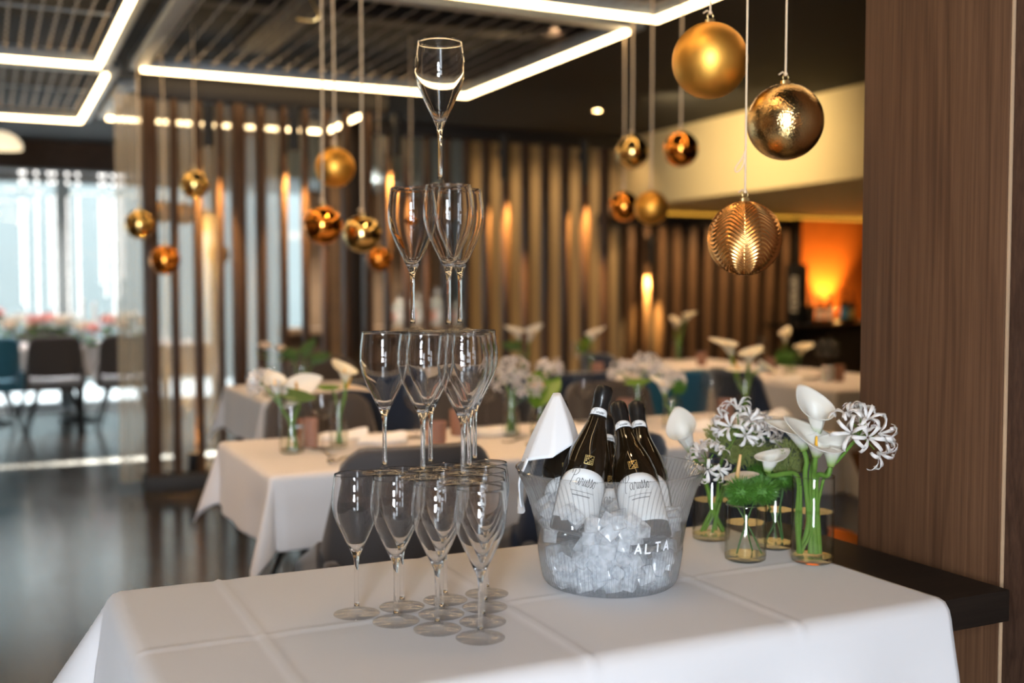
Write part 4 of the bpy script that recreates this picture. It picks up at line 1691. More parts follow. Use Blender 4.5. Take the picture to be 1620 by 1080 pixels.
nap = thing('napkin', 'white linen napkin wrapped round a bottle neck, one end over the bucket rim', 'napkin')
MB().grid(cone, 48, 18, closed=True).build('cone', MT['whitecloth'], nap, solid=.0025, split=60)
q0 = c1.lerp(c3, .4)
ctl = [[c1 + Vector((0, 0, .002)), c3 + Vector((0, 0, .002))], [PD(833, 739, 1.985), PD(834, 741, 2.09)], [PD(826, 760, 1.985), PD(824, 762, 2.08)], [PD(827, 785, 1.99), PD(820, 790, 2.07)], [PD(829, 802, 2.0), PD(822, 813, 2.06)]]
ea, eb = spline([c[0] for c in ctl], 5), spline([c[1] for c in ctl], 5)


def tail(u, v):
    i = min(len(ea) - 1, int(round(v * (len(ea) - 1))))
    p = ea[i].lerp(eb[i], u)
    return p + Vector((-.006 * sin(u * 5 + v * 2), .0, .003 * sin(u * 7)))


MB().grid(tail, 8, len(ea) - 1).build('hanging_end', MT['whitecloth'], nap, solid=.0025, split=60)

# ice cubes heaped in the bucket, kept off the bottles
random.seed(11)
ice0 = None


def cube_mesh(seed):
    import bmesh
    rnd = random.Random(seed)
    bm = bmesh.new()
    bmesh.ops.create_cube(bm, size=1)
    for v in bm.verts:
        v.co *= 1 + rnd.uniform(-.12, .12)
    bmesh.ops.bevel(bm, geom=bm.edges[:], offset=.10, segments=2, profile=.6, affect='EDGES')
    bm.verts.index_update()
    mb = MB().add([v.co.copy() for v in bm.verts], [tuple(v.index for v in f.verts) for f in bm.faces])
    bm.free()
    return mb


shapes = []
for k in range(5):
    o = cube_mesh(k).build('ice_cube', MT['ice'], split=40)
    tag(o, 'frosted ice cube in the heap inside the ribbed bucket', 'ice', 'ice cubes in the bucket')
    shapes.append(o)
placed = []
axes = [(M.translation.copy(), (M.to_3x3() @ Vector((0, 0, 1))).normalized()) for M in BM]


def bottle_dist(p):
    best = 9
    for a, d in axes:
        s = max(0, min(.22, (p - a).dot(d)))
        best = min(best, (p - a - d * s).length)
    return best


tries = 0
target = 270
while len(placed) < target and tries < 200000:
    tries += 1
    s = random.uniform(.025, .035)
    z = random.uniform(.016, .155)
    rmax = prof_r(BO, z) - .0065 - s * .56
    a, rr = random.uniform(0, 2 * pi), rmax * sqrt(random.uniform(.0, 1))
    if random.random() < .5:
        rr = rmax * random.uniform(.93, 1)
    x, y = rr * cos(a), rr * sin(a)
    # heap: higher at the left and the right than in front of the middle bottle
    lat = x * CY - y * SY
    top = .141 - .030 * exp(-((lat - .06) / .05) ** 2) + .012 * sin(lat * 50)
    if z > top:
        continue
    p = bc + Vector((x, y, z))
    if bottle_dist(p) < .042 + s * .26:
        continue
    if any((p - q).length < (s + t_) * .385 for q, t_ in placed):
        continue
    k = len(placed)
    if k < 5:
        o = shapes[k]
    else:
        o = shapes[k % 5].copy()
        COL.objects.link(o)
    o.location = p
    o.rotation_euler = (random.uniform(0, 6), random.uniform(0, 6), random.uniform(0, 6))
    o.scale = (s * .92, s * .92, s * .80)
    placed.append((p, s))
print('ice cubes', len(placed))

# ------------------------------------------------------------------ vases with flowers on the serving table
TS = TZ + .0016
VA = Vector((*W(.463, 2.16), TS))     # short, in front
VB = Vector((*W(.592, 2.145), TS))    # tall, front right
VC = Vector((*W(.428, 2.34), TS))     # tall, at the bucket
VD = Vector((*W(.545, 2.262), TS))    # middle, behind
make_vase('cylinder_vase', 'short glass vase of green dianthus, in front, right of the bucket', VA, .041, .112, .075)
make_vase('cylinder_vase', 'tall glass vase of callas at the right end of the white cloth', VB, .041, .170, .100)
make_vase('cylinder_vase', 'tall glass vase just behind the right side of the ice bucket', VC, .040, .168, .085)
make_vase('cylinder_vase', 'glass vase of fern between the short vase and the tall right one', VD, .038, .128, .080)
TOC = Vector((-SY, -CY, 0))           # towards the camera
RT = Vector((CY, -SY, 0))             # to the right of the picture
UP = Vector((0, 0, 1))


def L3(p, r, u, f=0):
    return p + RT * r + UP * u - TOC * f


# short vase: two green balls on thin stems
for k, (px, py, d, r, fx, fl, lb) in enumerate(((1172, 777, 2.15, .033, .014, 0.012, 'bright green fluffy dianthus ball, left one in the short vase'),
                                               (1205, 776, 2.145, .034, -.016, -.010, 'bright green fluffy dianthus ball, right one in the short vase'))):
    e = PD(px, py, d)
    dianthus(lb, [L3(VA, fx * 1.2, .014, fl), L3(VA, fx * .3, .060, fl * .5), e.lerp(VA + UP * .09, .35), e - UP * .012], r, 700, 10 + k)
dianthus('small green dianthus bud low in the short vase', [L3(VA, .030, .014, -.012), L3(VA, .012, .055, 0), L3(VA, -.012, .1, .008), PD(1165, 796, 2.16)], .020, 300, 19)
# darker balls standing in the vase behind
for k, (px, py, d, r, lb) in enumerate(((1203, 752, 2.262, .031, 'dark green dianthus ball standing highest behind the short vase'),
                                       (1238, 756, 2.258, .034, 'dark green dianthus ball left of the tall calla stems'))):
    e = PD(px, py, d)
    dianthus(lb, [L3(VD, .016 - .03 * k, .014, .01 * k), L3(VD, .004, .06), e - UP * .035, e - UP * .010], r, 620, 30 + k)
# fern sprays
fc = [(PD(1160, 705, 2.30), .042, (1.25, 1, .75)), (PD(1190, 722, 2.30), .040, (1.3, 1, .7)), (PD(1140, 690, 2.31), .026, (1, 1, .8))]
fern('soft green fern spray behind the white flowers, left half', [L3(VD, .006, .016, .01), L3(VD, -.004, .07, .01), L3(VD, -.03, .125, .02), PD(1180, 728, 2.295)], fc, 5, 560)
fc = [(PD(1255, 722, 2.24), .036, (1.15, 1, .85)), (PD(1245, 738, 2.235), .030, (1.2, 1, .7)), (PD(1275, 705, 2.245), .026, (1, 1, .8))]
fern('soft green fern spray left of the tall callas', [L3(VD, .018, .016, 0), L3(VD, .012, .07, 0), L3(VD, .016, .12, 0), PD(1252, 735, 2.24)], fc, 6, 560)
# vase beside the bucket: one calla, two nerines, an anthurium
calla('single white calla leaning left over the right rim of the bucket',
      [L3(VC, .026, .016), L3(VC, .004, .06), PD(1118, 768, 2.33), PD(1104, 735, 2.30), PD(1095, 717, 2.285)], RT * -.42 + UP, RT * .35 - TOC * .8, L=.080, R=.023, tip=.022, spad=False)
nerine('white spidery nerine low beside the rim of the bucket',
       [L3(VC, -.022, .016), L3(VC, .004, .07), PD(1143, 768, 2.32), PD(1129, 748, 2.25), PD(1119, 733, 2.225)], 7, .022, .034, 2, up=TOC * .9 + UP * .6 - RT * .2, buds=1)
nerine('white spidery nerine in the middle of the flower group',
       [L3(VC, -.012, .016, .01), L3(VC, .010, .07, .004), PD(1140, 735, 2.31), PD(1158, 700, 2.30), PD(1168, 681, 2.285)], 9, .034, .040, 5, up=TOC * .35 + UP * .8, buds=1)
nerine('white nerine half turned away right of the middle one',
       [L3(VC, .012, .016, .012), L3(VC, .016, .08, .01), PD(1165, 740, 2.33), PD(1190, 705, 2.34), PD(1200, 690, 2.33)], 7, .030, .036, 8, up=TOC * .1 + UP * .75 + RT * .35, buds=0)
anthurium('pale anthurium seen edge-on with a slim peach spadix', [L3(VC, .0, .016, -.012), L3(VC, .02, .09, -.008), PD(1150, 772, 2.25), PD(1166, 757, 2.235)],
          UP * .92 - RT * .3 + TOC * .25, RT, .062, .026, m='rosepetal', spm='peach', slen=.055)
# tall vase: callas and the big nerine
calla('tallest white calla in the right vase, trumpet open to the left',
      [L3(VB, -.004, .016), L3(VB, -.002, .08), L3(VB, -.004, .17), PD(1292, 712, 2.14), PD(1293, 690, 2.14)], RT * -.10 + UP + TOC * .15, RT * -.45 - TOC * .8, L=.080, R=.0245, tip=.022, spad=False)
calla('white calla facing the viewer below the tallest one',
      [L3(VB, .006, .016, -.006), L3(VB, .002, .08), L3(VB, -.002, .165, -.008), PD(1289, 738, 2.115), PD(1290, 722, 2.11)], RT * .02 + UP + TOC * .25, TOC * .2 + RT * -1, L=.052, R=.034, tip=.026, curl=.018)
calla('white calla drooping at the left of the right vase',
      [L3(VB, -.02, .016, .01), L3(VB, -.008, .08), L3(VB, -.014, .165, .008), PD(1276, 730, 2.15), PD(1272, 712, 2.155)], RT * -.32 + UP * .9, RT * -1 + UP * .2, L=.060, R=.026, tip=.024, spad=False)
calla('broad white calla between the tallest one and the brown pillar',
      [L3(VB, .014, .016), L3(VB, .010, .08), L3(VB, .006, .165), PD(1309, 752, 2.125), PD(1314, 738, 2.12)], RT * .16 + UP * 1, RT * .45 + TOC * .9, L=.072, R=.031, tip=.012, curl=.008, turned=True, spad=False)
calla('small white calla bud low between the fern sprays',
      [L3(VB, -.026, .016, -.004), L3(VB, -.028, .08, .01), L3(VB, -.026, .165, .02), PD(1222, 752, 2.20), PD(1214, 746, 2.195)], RT * .25 + UP, RT * .9 + TOC * .4, L=.044, R=.020, tip=.016, spad=False)
nerine('large white nerine head at the far right in front of the pillar',
       [L3(VB, -.024, .016, -.004), L3(VB, .0, .07, -.002), L3(VB, .022, .168, 0), PD(1328, 726, 2.115), PD(1359, 689, 2.09)], 9, .040, .046, 3, up=RT * .55 + UP * .55 + TOC * .35, buds=4)
for k, (x, f, dx) in enumerate(((-.028, .006, .002), (.02, .012, -.01))):
    p = [L3(VB, x, .016, f), L3(VB, x * .8, .07, f), L3(VB, x * .9 + dx, .150, f)]
    o = MB().tube(spline(p, 5), .003, 8).build('cut_stem', MT['stem'])
    tag(o, ('thin green stem standing against the left wall of the tall right vase', 'thin green stem at the back of the tall right vase')[k], 'stem')

# ------------------------------------------------------------------ hanging baubles
def bauble(px, py, rpx, d, m, label, rib=False, top=CEIL, n=(48, 28), sx=0, name='hanging_bauble'):
    c = PD(px, py, d)
    r = rpx * d / F / cos(math.atan((px - 810) / F)) ** .5
    t = thing(name, label, 'bauble', c, group=None)
    if rib:
        face = atan2(-c.y, -c.x)

        def rad(th, a):
            f = (a - face + pi) % (2 * pi) - pi
            q = abs((f + radians(60)) % radians(120) - radians(60)) / radians(60)   # 0 on a seam, 1 between
            if q < .42:
                h = 1 - (1 - q / .42) ** 1.25
            else:
                h = .5 + .5 * cos((q - .42) / .58 * pi)
            ph = (th + .30 * h) * 27
            k = smoothstep(.12, .35, th) * (1 - smoothstep(2.85, 3.0, th))
            return r * (1 - .032 * k * (.5 - .5 * cos(ph * 2)) ** .7)
        MB().sphere((0, 0, 0), r, 300, 260, rad=rad).build('ball', m, t, split=180)
    else:
        MB().sphere((0, 0, 0), r, *n).build('ball', m, t, split=180)
    MB().lathe([(r * .13, r * .975), (r * .13, r * 1.07), (r * .09, r * 1.085)], 18, rad=lambda rr, z, a: rr * (1 + .06 * cos(a * 9))).build('cap', MT['goldcap'], t)
    lp = [(r * .09 * cos(a), 0, r * (1.16 + .09 * sin(a))) for a in [k / 12 * 2 * pi for k in range(13)]]
    MB().tube(lp, r * .016, 6, cap=False).build('loop', MT['goldcap'], t)
    sr = max(.0011, .0022 if d < 3.5 else .0042)
    L = top - c.z
    MB().tube([(0, 0, r * 1.22), (sx * .5 + .002, 0, (r * 1.2 + L) / 2), (sx, 0, L)], sr, 8).build('cord', MT['cord'], t)
    MB().sphere((.0, 0, r * 1.25), sr * 2.0, 8, 6).build('knot', MT['cord'], t)
    # two loose ends of the knot
    MB().tube([(0, 0, r * 1.26), (-r * .10, 0, r * 1.30), (-r * .22, 0, r * 1.22)], sr * .8, 6).build('cord_end', MT['cord'], t)
    return t


D0 = 2.25
bauble(1123, 96, 58.5, D0 + .14, MT['gold_matte'], 'large satin gold bauble, highest of the three beside the pillar', n=(96, 60))
bauble(1242, 193, 58.5, D0 + .05, MT['gold_brush'], 'large dark bronze bauble with a speckled sheen, near the pillar', n=(96, 60))
t = bauble(1178, 377, 58, D0, MT['gold_rib'], 'large ribbed bronze bauble with chevron ridges, lowest near the pillar', rib=True)
c = PD(1178, 377, D0)
a0 = PD(1180, 236, D0) - c
lp = spline([a0, PD(1174, 250, D0) - c, PD(1163, 266, D0) - c, PD(1166, 272, D0) - c, PD(1175, 262, D0) - c, PD(1180, 240, D0) - c], 6)
MB().tube(lp, .0017, 7).build('cord_loop', MT['cord'], t)
bauble(1000, 241, 25.5, 5.35, MT['gold_shiny'], 'small shiny gold bauble, top left of the four under the light corner', top=2.6)
bauble(1077, 236, 27.5, 5.0, MT['copper_shiny'], 'small shiny copper bauble in front of the cream bulkhead')
bauble(987, 327, 24, 5.75, MT['copper_shiny'], 'small shiny copper bauble touching the satin one, under the light corner', top=2.6)
bauble(1030, 329, 26.5, 5.2, MT['gold_matte'], 'small satin gold bauble hanging beside the copper one, right of the screen')
bauble(530, 265, 31, 4.55, MT['gold_matte'], 'satin gold bauble, highest of the group left of the glass pyramid', sx=-.01)
bauble(511, 356, 31, 4.4, MT['copper_shiny'], 'shiny copper bauble, left one of the pair left of the pyramid')
bauble(573, 370, 30, 4.55, MT['gold_shiny'], 'shiny gold bauble touching the copper one, left of the pyramid')
bauble(600, 410, 20, 7.0, MT['copper_shiny'], 'small orange copper bauble, lowest of the group left of the pyramid', top=2.6)
bauble(650, 355, 13, 6.8, MT['copper_shiny'], 'tiny copper bauble seen through the left glass of the third tier')
bauble(308, 292, 22, 6.5, MT['gold_shiny'], 'shiny gold bauble in front of the left screen, highest there')
bauble(221, 355, 22.5, 6.45, MT['gold_shiny'], 'shiny gold bauble at the left end post of the left screen', top=2.6)
bauble(261, 411, 23, 6.35, MT['copper_shiny'], 'shiny copper bauble, lowest in front of the left screen', top=2.6)
for k, (px, py) in enumerate(((258, 335), (292, 338), (325, 350), (345, 402))):
    bauble(px, py, 17, 7.75 + .1 * k, MT['gold_matte'], ('satin bauble behind the voile, leftmost of four', 'satin bauble behind the voile, second from the left',
                                               'satin bauble behind the voile, third from the left', 'satin bauble behind the voile, lowest and rightmost')[k], top=CEIL)

# ------------------------------------------------------------------ dining tables
Z = .75
table('dining_table', 'long dining table directly behind the serving table', .74, 2.85, 3.15, 3.90, Z, 'peach lit white tablecloth on the dining table behind the pyramid', (.23, .38, .23, .23), seed=1, flare=.30,
      crease=(('x', 1.4, .0015), ('x', 2.2, .0015), ('y', 3.5, .0012)))
table('dining_table', 'second long dining table, behind the first', 1.19, 3.65, 5.25, 6.15, Z, 'white tablecloth on the second dining table, its left end in view', (.24, .24, .24, .24), seed=2, flare=.3)
table('dining_table', 'dining table at the right, partly behind the pillar', 4.05, 4.95, 4.50, 6.95, Z, 'white tablecloth hanging at the left side of the table by the pillar', (.30, .3, .34, .3), seed=3, flare=.12)
table('dining_table', 'table by the bright windows in the left aisle', -1.2, 2.0, 11.05, 11.85, Z, 'white tablecloth on the table by the windows', (.3, .3, .32, .3), seed=5, flare=.2)

# ------------------------------------------------------------------ chairs
ch = {'charcoal': make_chair('grey dining chair', 'charcoal'), 'navy': make_chair('navy dining chair', 'navy'), 'teal': make_chair('teal dining chair', 'teal'),
      'pale': make_chair('grey chair', 'charcoal', seatm='greyseat')}
index_kids()
used = set()


def chair(kind, x, y, rz, label):
    r = ch[kind]
    if kind not in used:
        used.add(kind)
        r.location = (x, y, 0)
        r.rotation_euler = (0, 0, rz)
        r['label'] = label
    else:
        dup(r, (x, y, 0), rz, label)


chair('charcoal', 1.05, 3.02, 0, 'dark grey dining chair with its back to us behind the pyramid')
chair('navy', 1.63, 3.00, 0, 'navy dining chair with its back to us behind the bottles')
chair('navy', 2.22, 3.00, .05, 'navy dining chair behind the flowers, at the right end of the first table')
chair('charcoal', 1.20, 4.12, pi, 'grey dining chair on the far side of the first table, at its left end')
chair('charcoal', 1.86, 4.12, pi, 'grey dining chair on the far side of the first table, behind the pyramid')
chair('charcoal', 2.55, 4.12, pi, 'grey dining chair on the far side of the first table, behind the tallest bottle')
chair('navy', 1.66, 5.08, 0, 'navy dining chair at the left of the second table, seen left of the pyramid')
chair('navy', 2.22, 5.08, 0, 'navy dining chair at the second table, right of the pyramid')
chair('navy', 2.70, 5.08, 0, 'navy dining chair at the second table, behind the green anthurium')
chair('teal', 3.25, 5.02, 0, 'teal dining chair turned slightly at the right end of the second table')
chair('navy', 3.76, 4.72, -pi / 2, 'navy dining chair at the left side of the table by the pillar')
chair('navy', 3.84, 6.3, -pi / 2, 'far navy dining chair at the left side of the table by the pillar')
chair('charcoal', 1.85, 6.40, pi, 'dark dining chair on the far side of the second table')
chair('pale', .535, 10.74, 0, 'grey chair with a pale seat pad at the window table')
chair('pale', 1.13, 10.74, 0, 'grey chair with a pale seat pad beside the louvred screen edge')
chair('teal', .0, 10.70, .15, 'blue chair cut by the left edge of the picture')
chair('charcoal', .5, 12.16, pi, 'chair on the window side of the left aisle table, facing us')

# ------------------------------------------------------------------ table ware
wg0 = make_wineglass('wine glass')
index_kids()
Z1 = Z + .001
firstg = True


def wine(px, py, label, z=Z1, s=1.0):
    global firstg
    p = PZ(px, py, z)
    if firstg:
        wg0.location = p
        wg0['label'] = label
        firstg = False
    else:
        dup(wg0, p, 0, label, scale=(s, s, s))
    return p


wine(510, 709, 'wine glass between the two vases at the left end of the first table')
wine(658, 692, 'wine glass behind the second tier of the pyramid')
wine(770, 678, 'wine glass just right of the pyramid stems')
wine(924, 668, 'wine glass left of the tallest champagne bottle')
wine(1125, 666, 'wine glass on the first table, above the nerine flowers')
wine(1010, 662, 'wine glass behind the bottle necks, by the teal chair')
wine(913, 594, 'wine glass on the second table beside the lone calla')
wine(1300, 592, 'left wine glass on the table by the pillar', s=1.05)
wine(1318, 594, 'right wine glass on the table by the pillar', s=1.05)
wine(1205, 582, 'wine glass at the far side of the table by the pillar')
wine(60, 545, 'wine glass on the window table, left of the chair')
wine(140, 544, 'wine glass on the window table, right of the chair')

tb0 = make_tumbler('tumbler')
index_kids()
for k, (px, py, lb) in enumerate(((690, 712, 'rose textured tumbler behind the pyramid, nearest'), (727, 688, 'rose textured tumbler behind the pyramid, farther one'),
                                  (487, 706, 'rose tumbler between the left vase and the wine glass'), (1148, 668, 'rose tumbler near the tall yellow lit callas'),
                                  (990, 668, 'rose tumbler behind the bottle necks'), (1326, 603, 'rose tumbler beside the candle next to the pillar'),
                                  (1110, 578, 'tumbler at the far left corner of the table by the pillar'), (1220, 590, 'tumbler behind the yellow callas'),
                                  (945, 598, 'tumbler on the second table behind the lone calla'))):
    p = PZ(px, py, Z1)
    if k == 0:
        tb0.location = p
        tb0['label'] = lb
    else:
        dup(tb0, p, k, lb)

fk0, sp0 = make_fork('fork'), make_fork('spoon', True)
index_kids()
for k, (px, py, rz, lb) in enumerate(((520, 722, .5, 'fork at the left place of the first table'), (632, 690, .4, 'fork behind the pyramid'), (812, 700, -.4, 'fork in front of the middle vase'),
                                      (955, 690, .2, 'fork behind the tallest bottle'))):
    p = PZ(px, py, Z1 + .0005)
    if k == 0:
        fk0.location = p
        fk0.rotation_euler = (0, 0, rz + 2.6)
        fk0['label'] = lb
    else:
        dup(fk0, p, rz + 2.6, lb)
for k, (px, py, rz, lb) in enumerate(((533, 731, 2.4, 'spoon crossing the fork at the left place of the first table'), (842, 706, 2.5, 'spoon beside the white napkin cone'))):
    p = PZ(px, py, Z1 + .0005)
    if k == 0:
        sp0.location = p
        sp0.rotation_euler = (0, 0, rz)
        sp0['label'] = lb
    else:
        dup(sp0, p, rz, lb)
np0 = make_napkin('napkin')
for k, (px, py, rz, lb) in enumerate(((540, 694, -.3, 'folded napkin behind the narrow vase at the left'), (600, 700, -.2, 'folded napkin left of the pyramid stems'),
                                      (775, 688, -.3, 'folded napkin right of the pyramid stems'), (905, 688, -.2, 'folded napkin behind the napkin cone'),
                                      (1215, 662, .1, 'yellow lit folded napkin at the right end of the first table'), (1090, 680, .0, 'yellow lit folded napkin behind the single calla'),
                                      (1243, 604, .1, 'folded napkin at the front of the table by the pillar'))):
    p = PZ(px, py, Z1)
    if k == 0:
        o = np0
    else:
        o = np0.copy()
        COL.objects.link(o)
    o.location = p
    o.rotation_euler = (0, 0, rz)
    o['label'] = lb
p = PZ(1272, 598, Z1)
o = MB().lathe([(.02, 0), (.07, .002), (.115, .014), (.118, .016), (.07, .006), (.0, .005)], 36, cap1=False).build('plate', MT['porcelain'], loc=p)
tag(o, 'white plate on the table by the pillar', 'plate')
p = PZ(1310, 603, Z1)
t = thing('pillar_candle', 'short white candle next to the tumbler by the pillar', 'candle', p)
MB().lathe([(.033, 0), (.035, .003), (.035, .082), (.032, .085), (.02, .083)], 24).build('wax', MT['wax'], t)
MB().tube([(0, 0, .083), (.001, 0, .096)], .0015, 6).build('wick', MT['black'], t)

# ------------------------------------------------------------------ flowers of the dining tables


def place_vase(px, py, r, h, lv, label):
    p = PZ(px, py, Z1)
    make_vase('cylinder_vase', label, p, r, h, lv)
    return p


v = place_vase(462, 716, .040, .165, .085, 'tall vase at the left end of the first table')
d = W(0, 0)
D = 3.57
calla('cream calla standing in the left vase of the first table', [L3(v, .01, .016), L3(v, .004, .09), PD(449, 652, D), PD(440, 628, D)], UP - RT * .2, RT * -.3 + TOC * .6 + UP * .2, L=.075, R=.028, tip=.02)
anthurium('broad white anthurium in the left vase of the first table', [L3(v, -.015, .016, .01), L3(v, 0, .09, .008), PD(468, 645, D + .03), PD(470, 618, D + .04)], TOC * .8 - RT * .25 + UP * .5, RT * .75 + UP * .5, .125, .062, m='petal', spm='yellow')
leaf('dark green leaf over the rim of the left vase', [L3(v, .02, .016, -.01), L3(v, .008, .09, -.01), PD(474, 640, D - .03), PD(468, 624, D - .04)], UP * .8 + TOC * .6, RT * .9 - UP * .5, .100, .034, m='leafdark')
nerine('white nerine drooping left of the cream calla', [L3(v, -.01, .016, -.01), L3(v, -.006, .1, -.01), PD(428, 622, D), PD(413, 608, D)], 7, .026, .034, 21, up=RT * -.7 + UP * .5)
v = place_vase(536, 708, .030, .155, .09, 'slim vase right of the wine glass at the left')
D = 3.68
anthurium('flat white anthurium on top of the slim vase', [L3(v, 0, .016), L3(v, .002, .09), PD(541, 640, D), PD(548, 616, D)], UP + TOC * .12, RT * .9, .11, .05, m='rosepetal', spm='yellow')
leaf('green leaf spreading left from the slim vase', [L3(v, -.008, .016, .005), L3(v, 0, .09, .005), PD(530, 625, D), PD(522, 611, D)], UP + TOC * .3, RT * -1, .075, .026)
calla('peach calla opening upward above the slim vase', [L3(v, .008, .016, -.004), L3(v, .003, .1), PD(545, 630, D - .02), PD(546, 608, D - .02)], UP, RT * -.7 + TOC * .3, L=.07, R=.030, tip=.02, m='creampetal')
v = place_vase(809, 690, .031, .170, .08, 'tall vase with thick green stems right of the pyramid')
D = 3.98
for k, (px, py, lb, sd) in enumerate(((797, 588, 'white nerine head above the thick stems, left one', 31), (838, 600, 'white nerine head above the thick stems, right one', 32), (812, 572, 'white nerine head above the thick stems, highest', 33))):
    nerine(lb, [L3(v, -.012 + .012 * k, .016, .006 * k), L3(v, -.004 + .004 * k, .1), PD(806 + 4 * k, 620, D), PD(px, py + 16, D)], 10, .034, .036, sd, sr=.0055, up=UP + TOC * .4)
rose('white rose beside the nerines right of the pyramid', [L3(v, .014, .016, -.01), L3(v, .006, .1), PD(835, 625, D), PD(846, 612, D)], .030, 'rosepetal', 4)
v = place_vase(853, 688, .032, .130, .07, 'vase holding the big green anthurium')
D = 4.02
anthurium('big bright green anthurium leaning left over its vase', [L3(v, 0, .016), L3(v, .002, .07), PD(857, 640, D), PD(860, 612, D - .03)], TOC * .75 + UP * .65 + RT * .1, RT * -.25 - UP * .7, .130, .072, m='leaf', spm='yellow')
nerine('white nerine above the big green anthurium', [L3(v, .01, .016, .01), L3(v, .006, .1), PD(866, 610, D + .03), PD(868, 588, D + .03)], 8, .030, .036, 41)
v = place_vase(1008, 668, .035, .155, .09, 'vase of nerines behind the bottle necks')
D = 4.41
for k, (px, py, lb) in enumerate(((984, 578, 'white nerine left above the bottle necks'), (1022, 566, 'white nerine high right of the bottle necks'), (1042, 582, 'white nerine in front of the teal chair'))):
    nerine(lb, [L3(v, .012 - .012 * k, .016), L3(v, 0, .1), PD(1004 + 5 * k, 612, D), PD(px, py + 12, D)], 7, .030, .040, 50 + k, up=UP + RT * (-.4 + .4 * k))
leaf('green leaf lying across the nerine vase', [L3(v, .0, .016, -.01), L3(v, .004, .1, -.01), PD(1006, 612, D - .03), PD(1004, 602, D - .04)], UP * .9 + TOC * .4, RT, .09, .035)
v = place_vase(1063, 679, .035, .115, .07, 'short vase with a round green bloom')
D = 4.25
dianthus('round green bloom in the short vase of the first table', [L3(v, .006, .016), L3(v, .002, .07), PD(1070, 640, D), PD(1073, 618, D)], .036, 500, 60)
calla('pale calla left of the round green bloom', [L3(v, -.01, .016), L3(v, -.004, .07), PD(1054, 640, D), PD(1052, 626, D)], UP - RT * .15, RT * -.8 + TOC * .4, L=.07, R=.028, tip=.02)
nerine('white nerine above the round green bloom', [L3(v, .012, .016, .01), L3(v, .004, .08), PD(1066, 620, D + .04), PD(1066, 604, D + .04)], 7, .026, .034, 61)
v = place_vase(1178, 662, .033, .170, .09, 'tall vase of yellow lit callas on the first table')
D = 4.63
calla('yellow lit calla turned left, highest on the first table', [L3(v, .01, .016), L3(v, .0, .1), PD(1166, 600, D), PD(1158, 566, D)], UP - RT * .35, RT * -.9 + TOC * .3, L=.085, R=.032, tip=.035, m='creampetal', sr=.009)
calla('yellow lit calla opening upward in the middle of its vase', [L3(v, -.004, .016, .01), L3(v, .004, .1), PD(1181, 610, D), PD(1184, 580, D)], UP + RT * .1, TOC * .4 + RT * .7, L=.08, R=.040, tip=.02, m='creampetal', sr=.009)
calla('yellow lit calla hanging to the right', [L3(v, .0, .016, -.01), L3(v, .008, .1), PD(1186, 606, D - .02), PD(1192, 590, D - .03)], RT * .8 + UP * .45, RT * .8 - UP * .5, L=.08, R=.030, tip=.03, m='creampetal')
anthurium('cream anthurium at the foot of the yellow lit callas', [L3(v, -.01, .016, -.01), L3(v, -.004, .1), PD(1170, 600, D - .04), PD(1167, 584, D - .06)], UP + TOC * .5, RT * -.9, .07, .03, m='creampetal', spm='yellow')
# second table
v = place_vase(828, 604, .034, .150, .08, 'vase of two callas on the second table')
D = 6.35
calla('cream calla, left of the pair on the second table', [L3(v, .0, .016), L3(v, -.004, .1), PD(826, 560, D), PD(822, 541, D)], UP - RT * .3, RT * -.8 + TOC * .5, L=.095, R=.034, tip=.03)
calla('cream calla, right of the pair on the second table', [L3(v, .01, .016), L3(v, .006, .1), PD(835, 560, D), PD(836, 544, D)], UP + RT * .3, RT * .6 + UP * .3, L=.115, R=.030, tip=.03)
leaf('dark leaf below the pair of callas', [L3(v, -.01, .016, -.01), L3(v, -.008, .12), PD(820, 556, D), PD(814, 546, D)], UP * .6 + TOC, RT * -1, .10, .04, m='leafdark')
v = place_vase(936, 590, .038, .130, .085, 'vase with one bright calla on the second table')
D = 6.9
calla('bright white calla alone on the second table', [L3(v, .0, .016), L3(v, .002, .1), PD(936, 556, D), PD(937, 542, D)], UP + RT * .12, RT * .9 + TOC * .3, L=.085, R=.042, tip=.035)
anthurium('yellow green anthurium left of the bright calla', [L3(v, -.01, .016), L3(v, -.008, .1), PD(926, 560, D), PD(922, 548, D)], UP * .5 + TOC - RT * .3, UP * .8 + RT * .4, .11, .045, m='leaf', spm='yellow')
v = place_vase(430, 626, .04, .150, .08, 'vase of cream roses at the left end of the second table')
D = 5.5
rose('cream rose, left one on the second table', [L3(v, .0, .016), L3(v, -.006, .1), PD(422, 575, D), PD(419, 549, D)], .036, 'rosepetal', 5)
rose('cream rose, right one on the second table', [L3(v, .01, .016), L3(v, .006, .1), PD(438, 572, D), PD(443, 553, D)], .032, 'rosepetal', 6)
v = place_vase(478, 622, .045, .150, .08, 'vase of leafy greens on the second table')
for k, (px, py, dx, lb) in enumerate(((462, 560, -1, 'leafy green sprig leaning left on the second table'), (484, 552, .2, 'leafy green sprig standing upright on the second table'), (502, 566, 1, 'leafy green sprig leaning right on the second table'))):
    leaf(lb, [L3(v, dx * -.01, .016, .008 * k), L3(v, dx * .006, .1), PD(478 + dx * 8, 590, D), PD(px, py, D)], UP * .5 + TOC, RT * dx + UP * .3, .10, .036, m='leafdark')
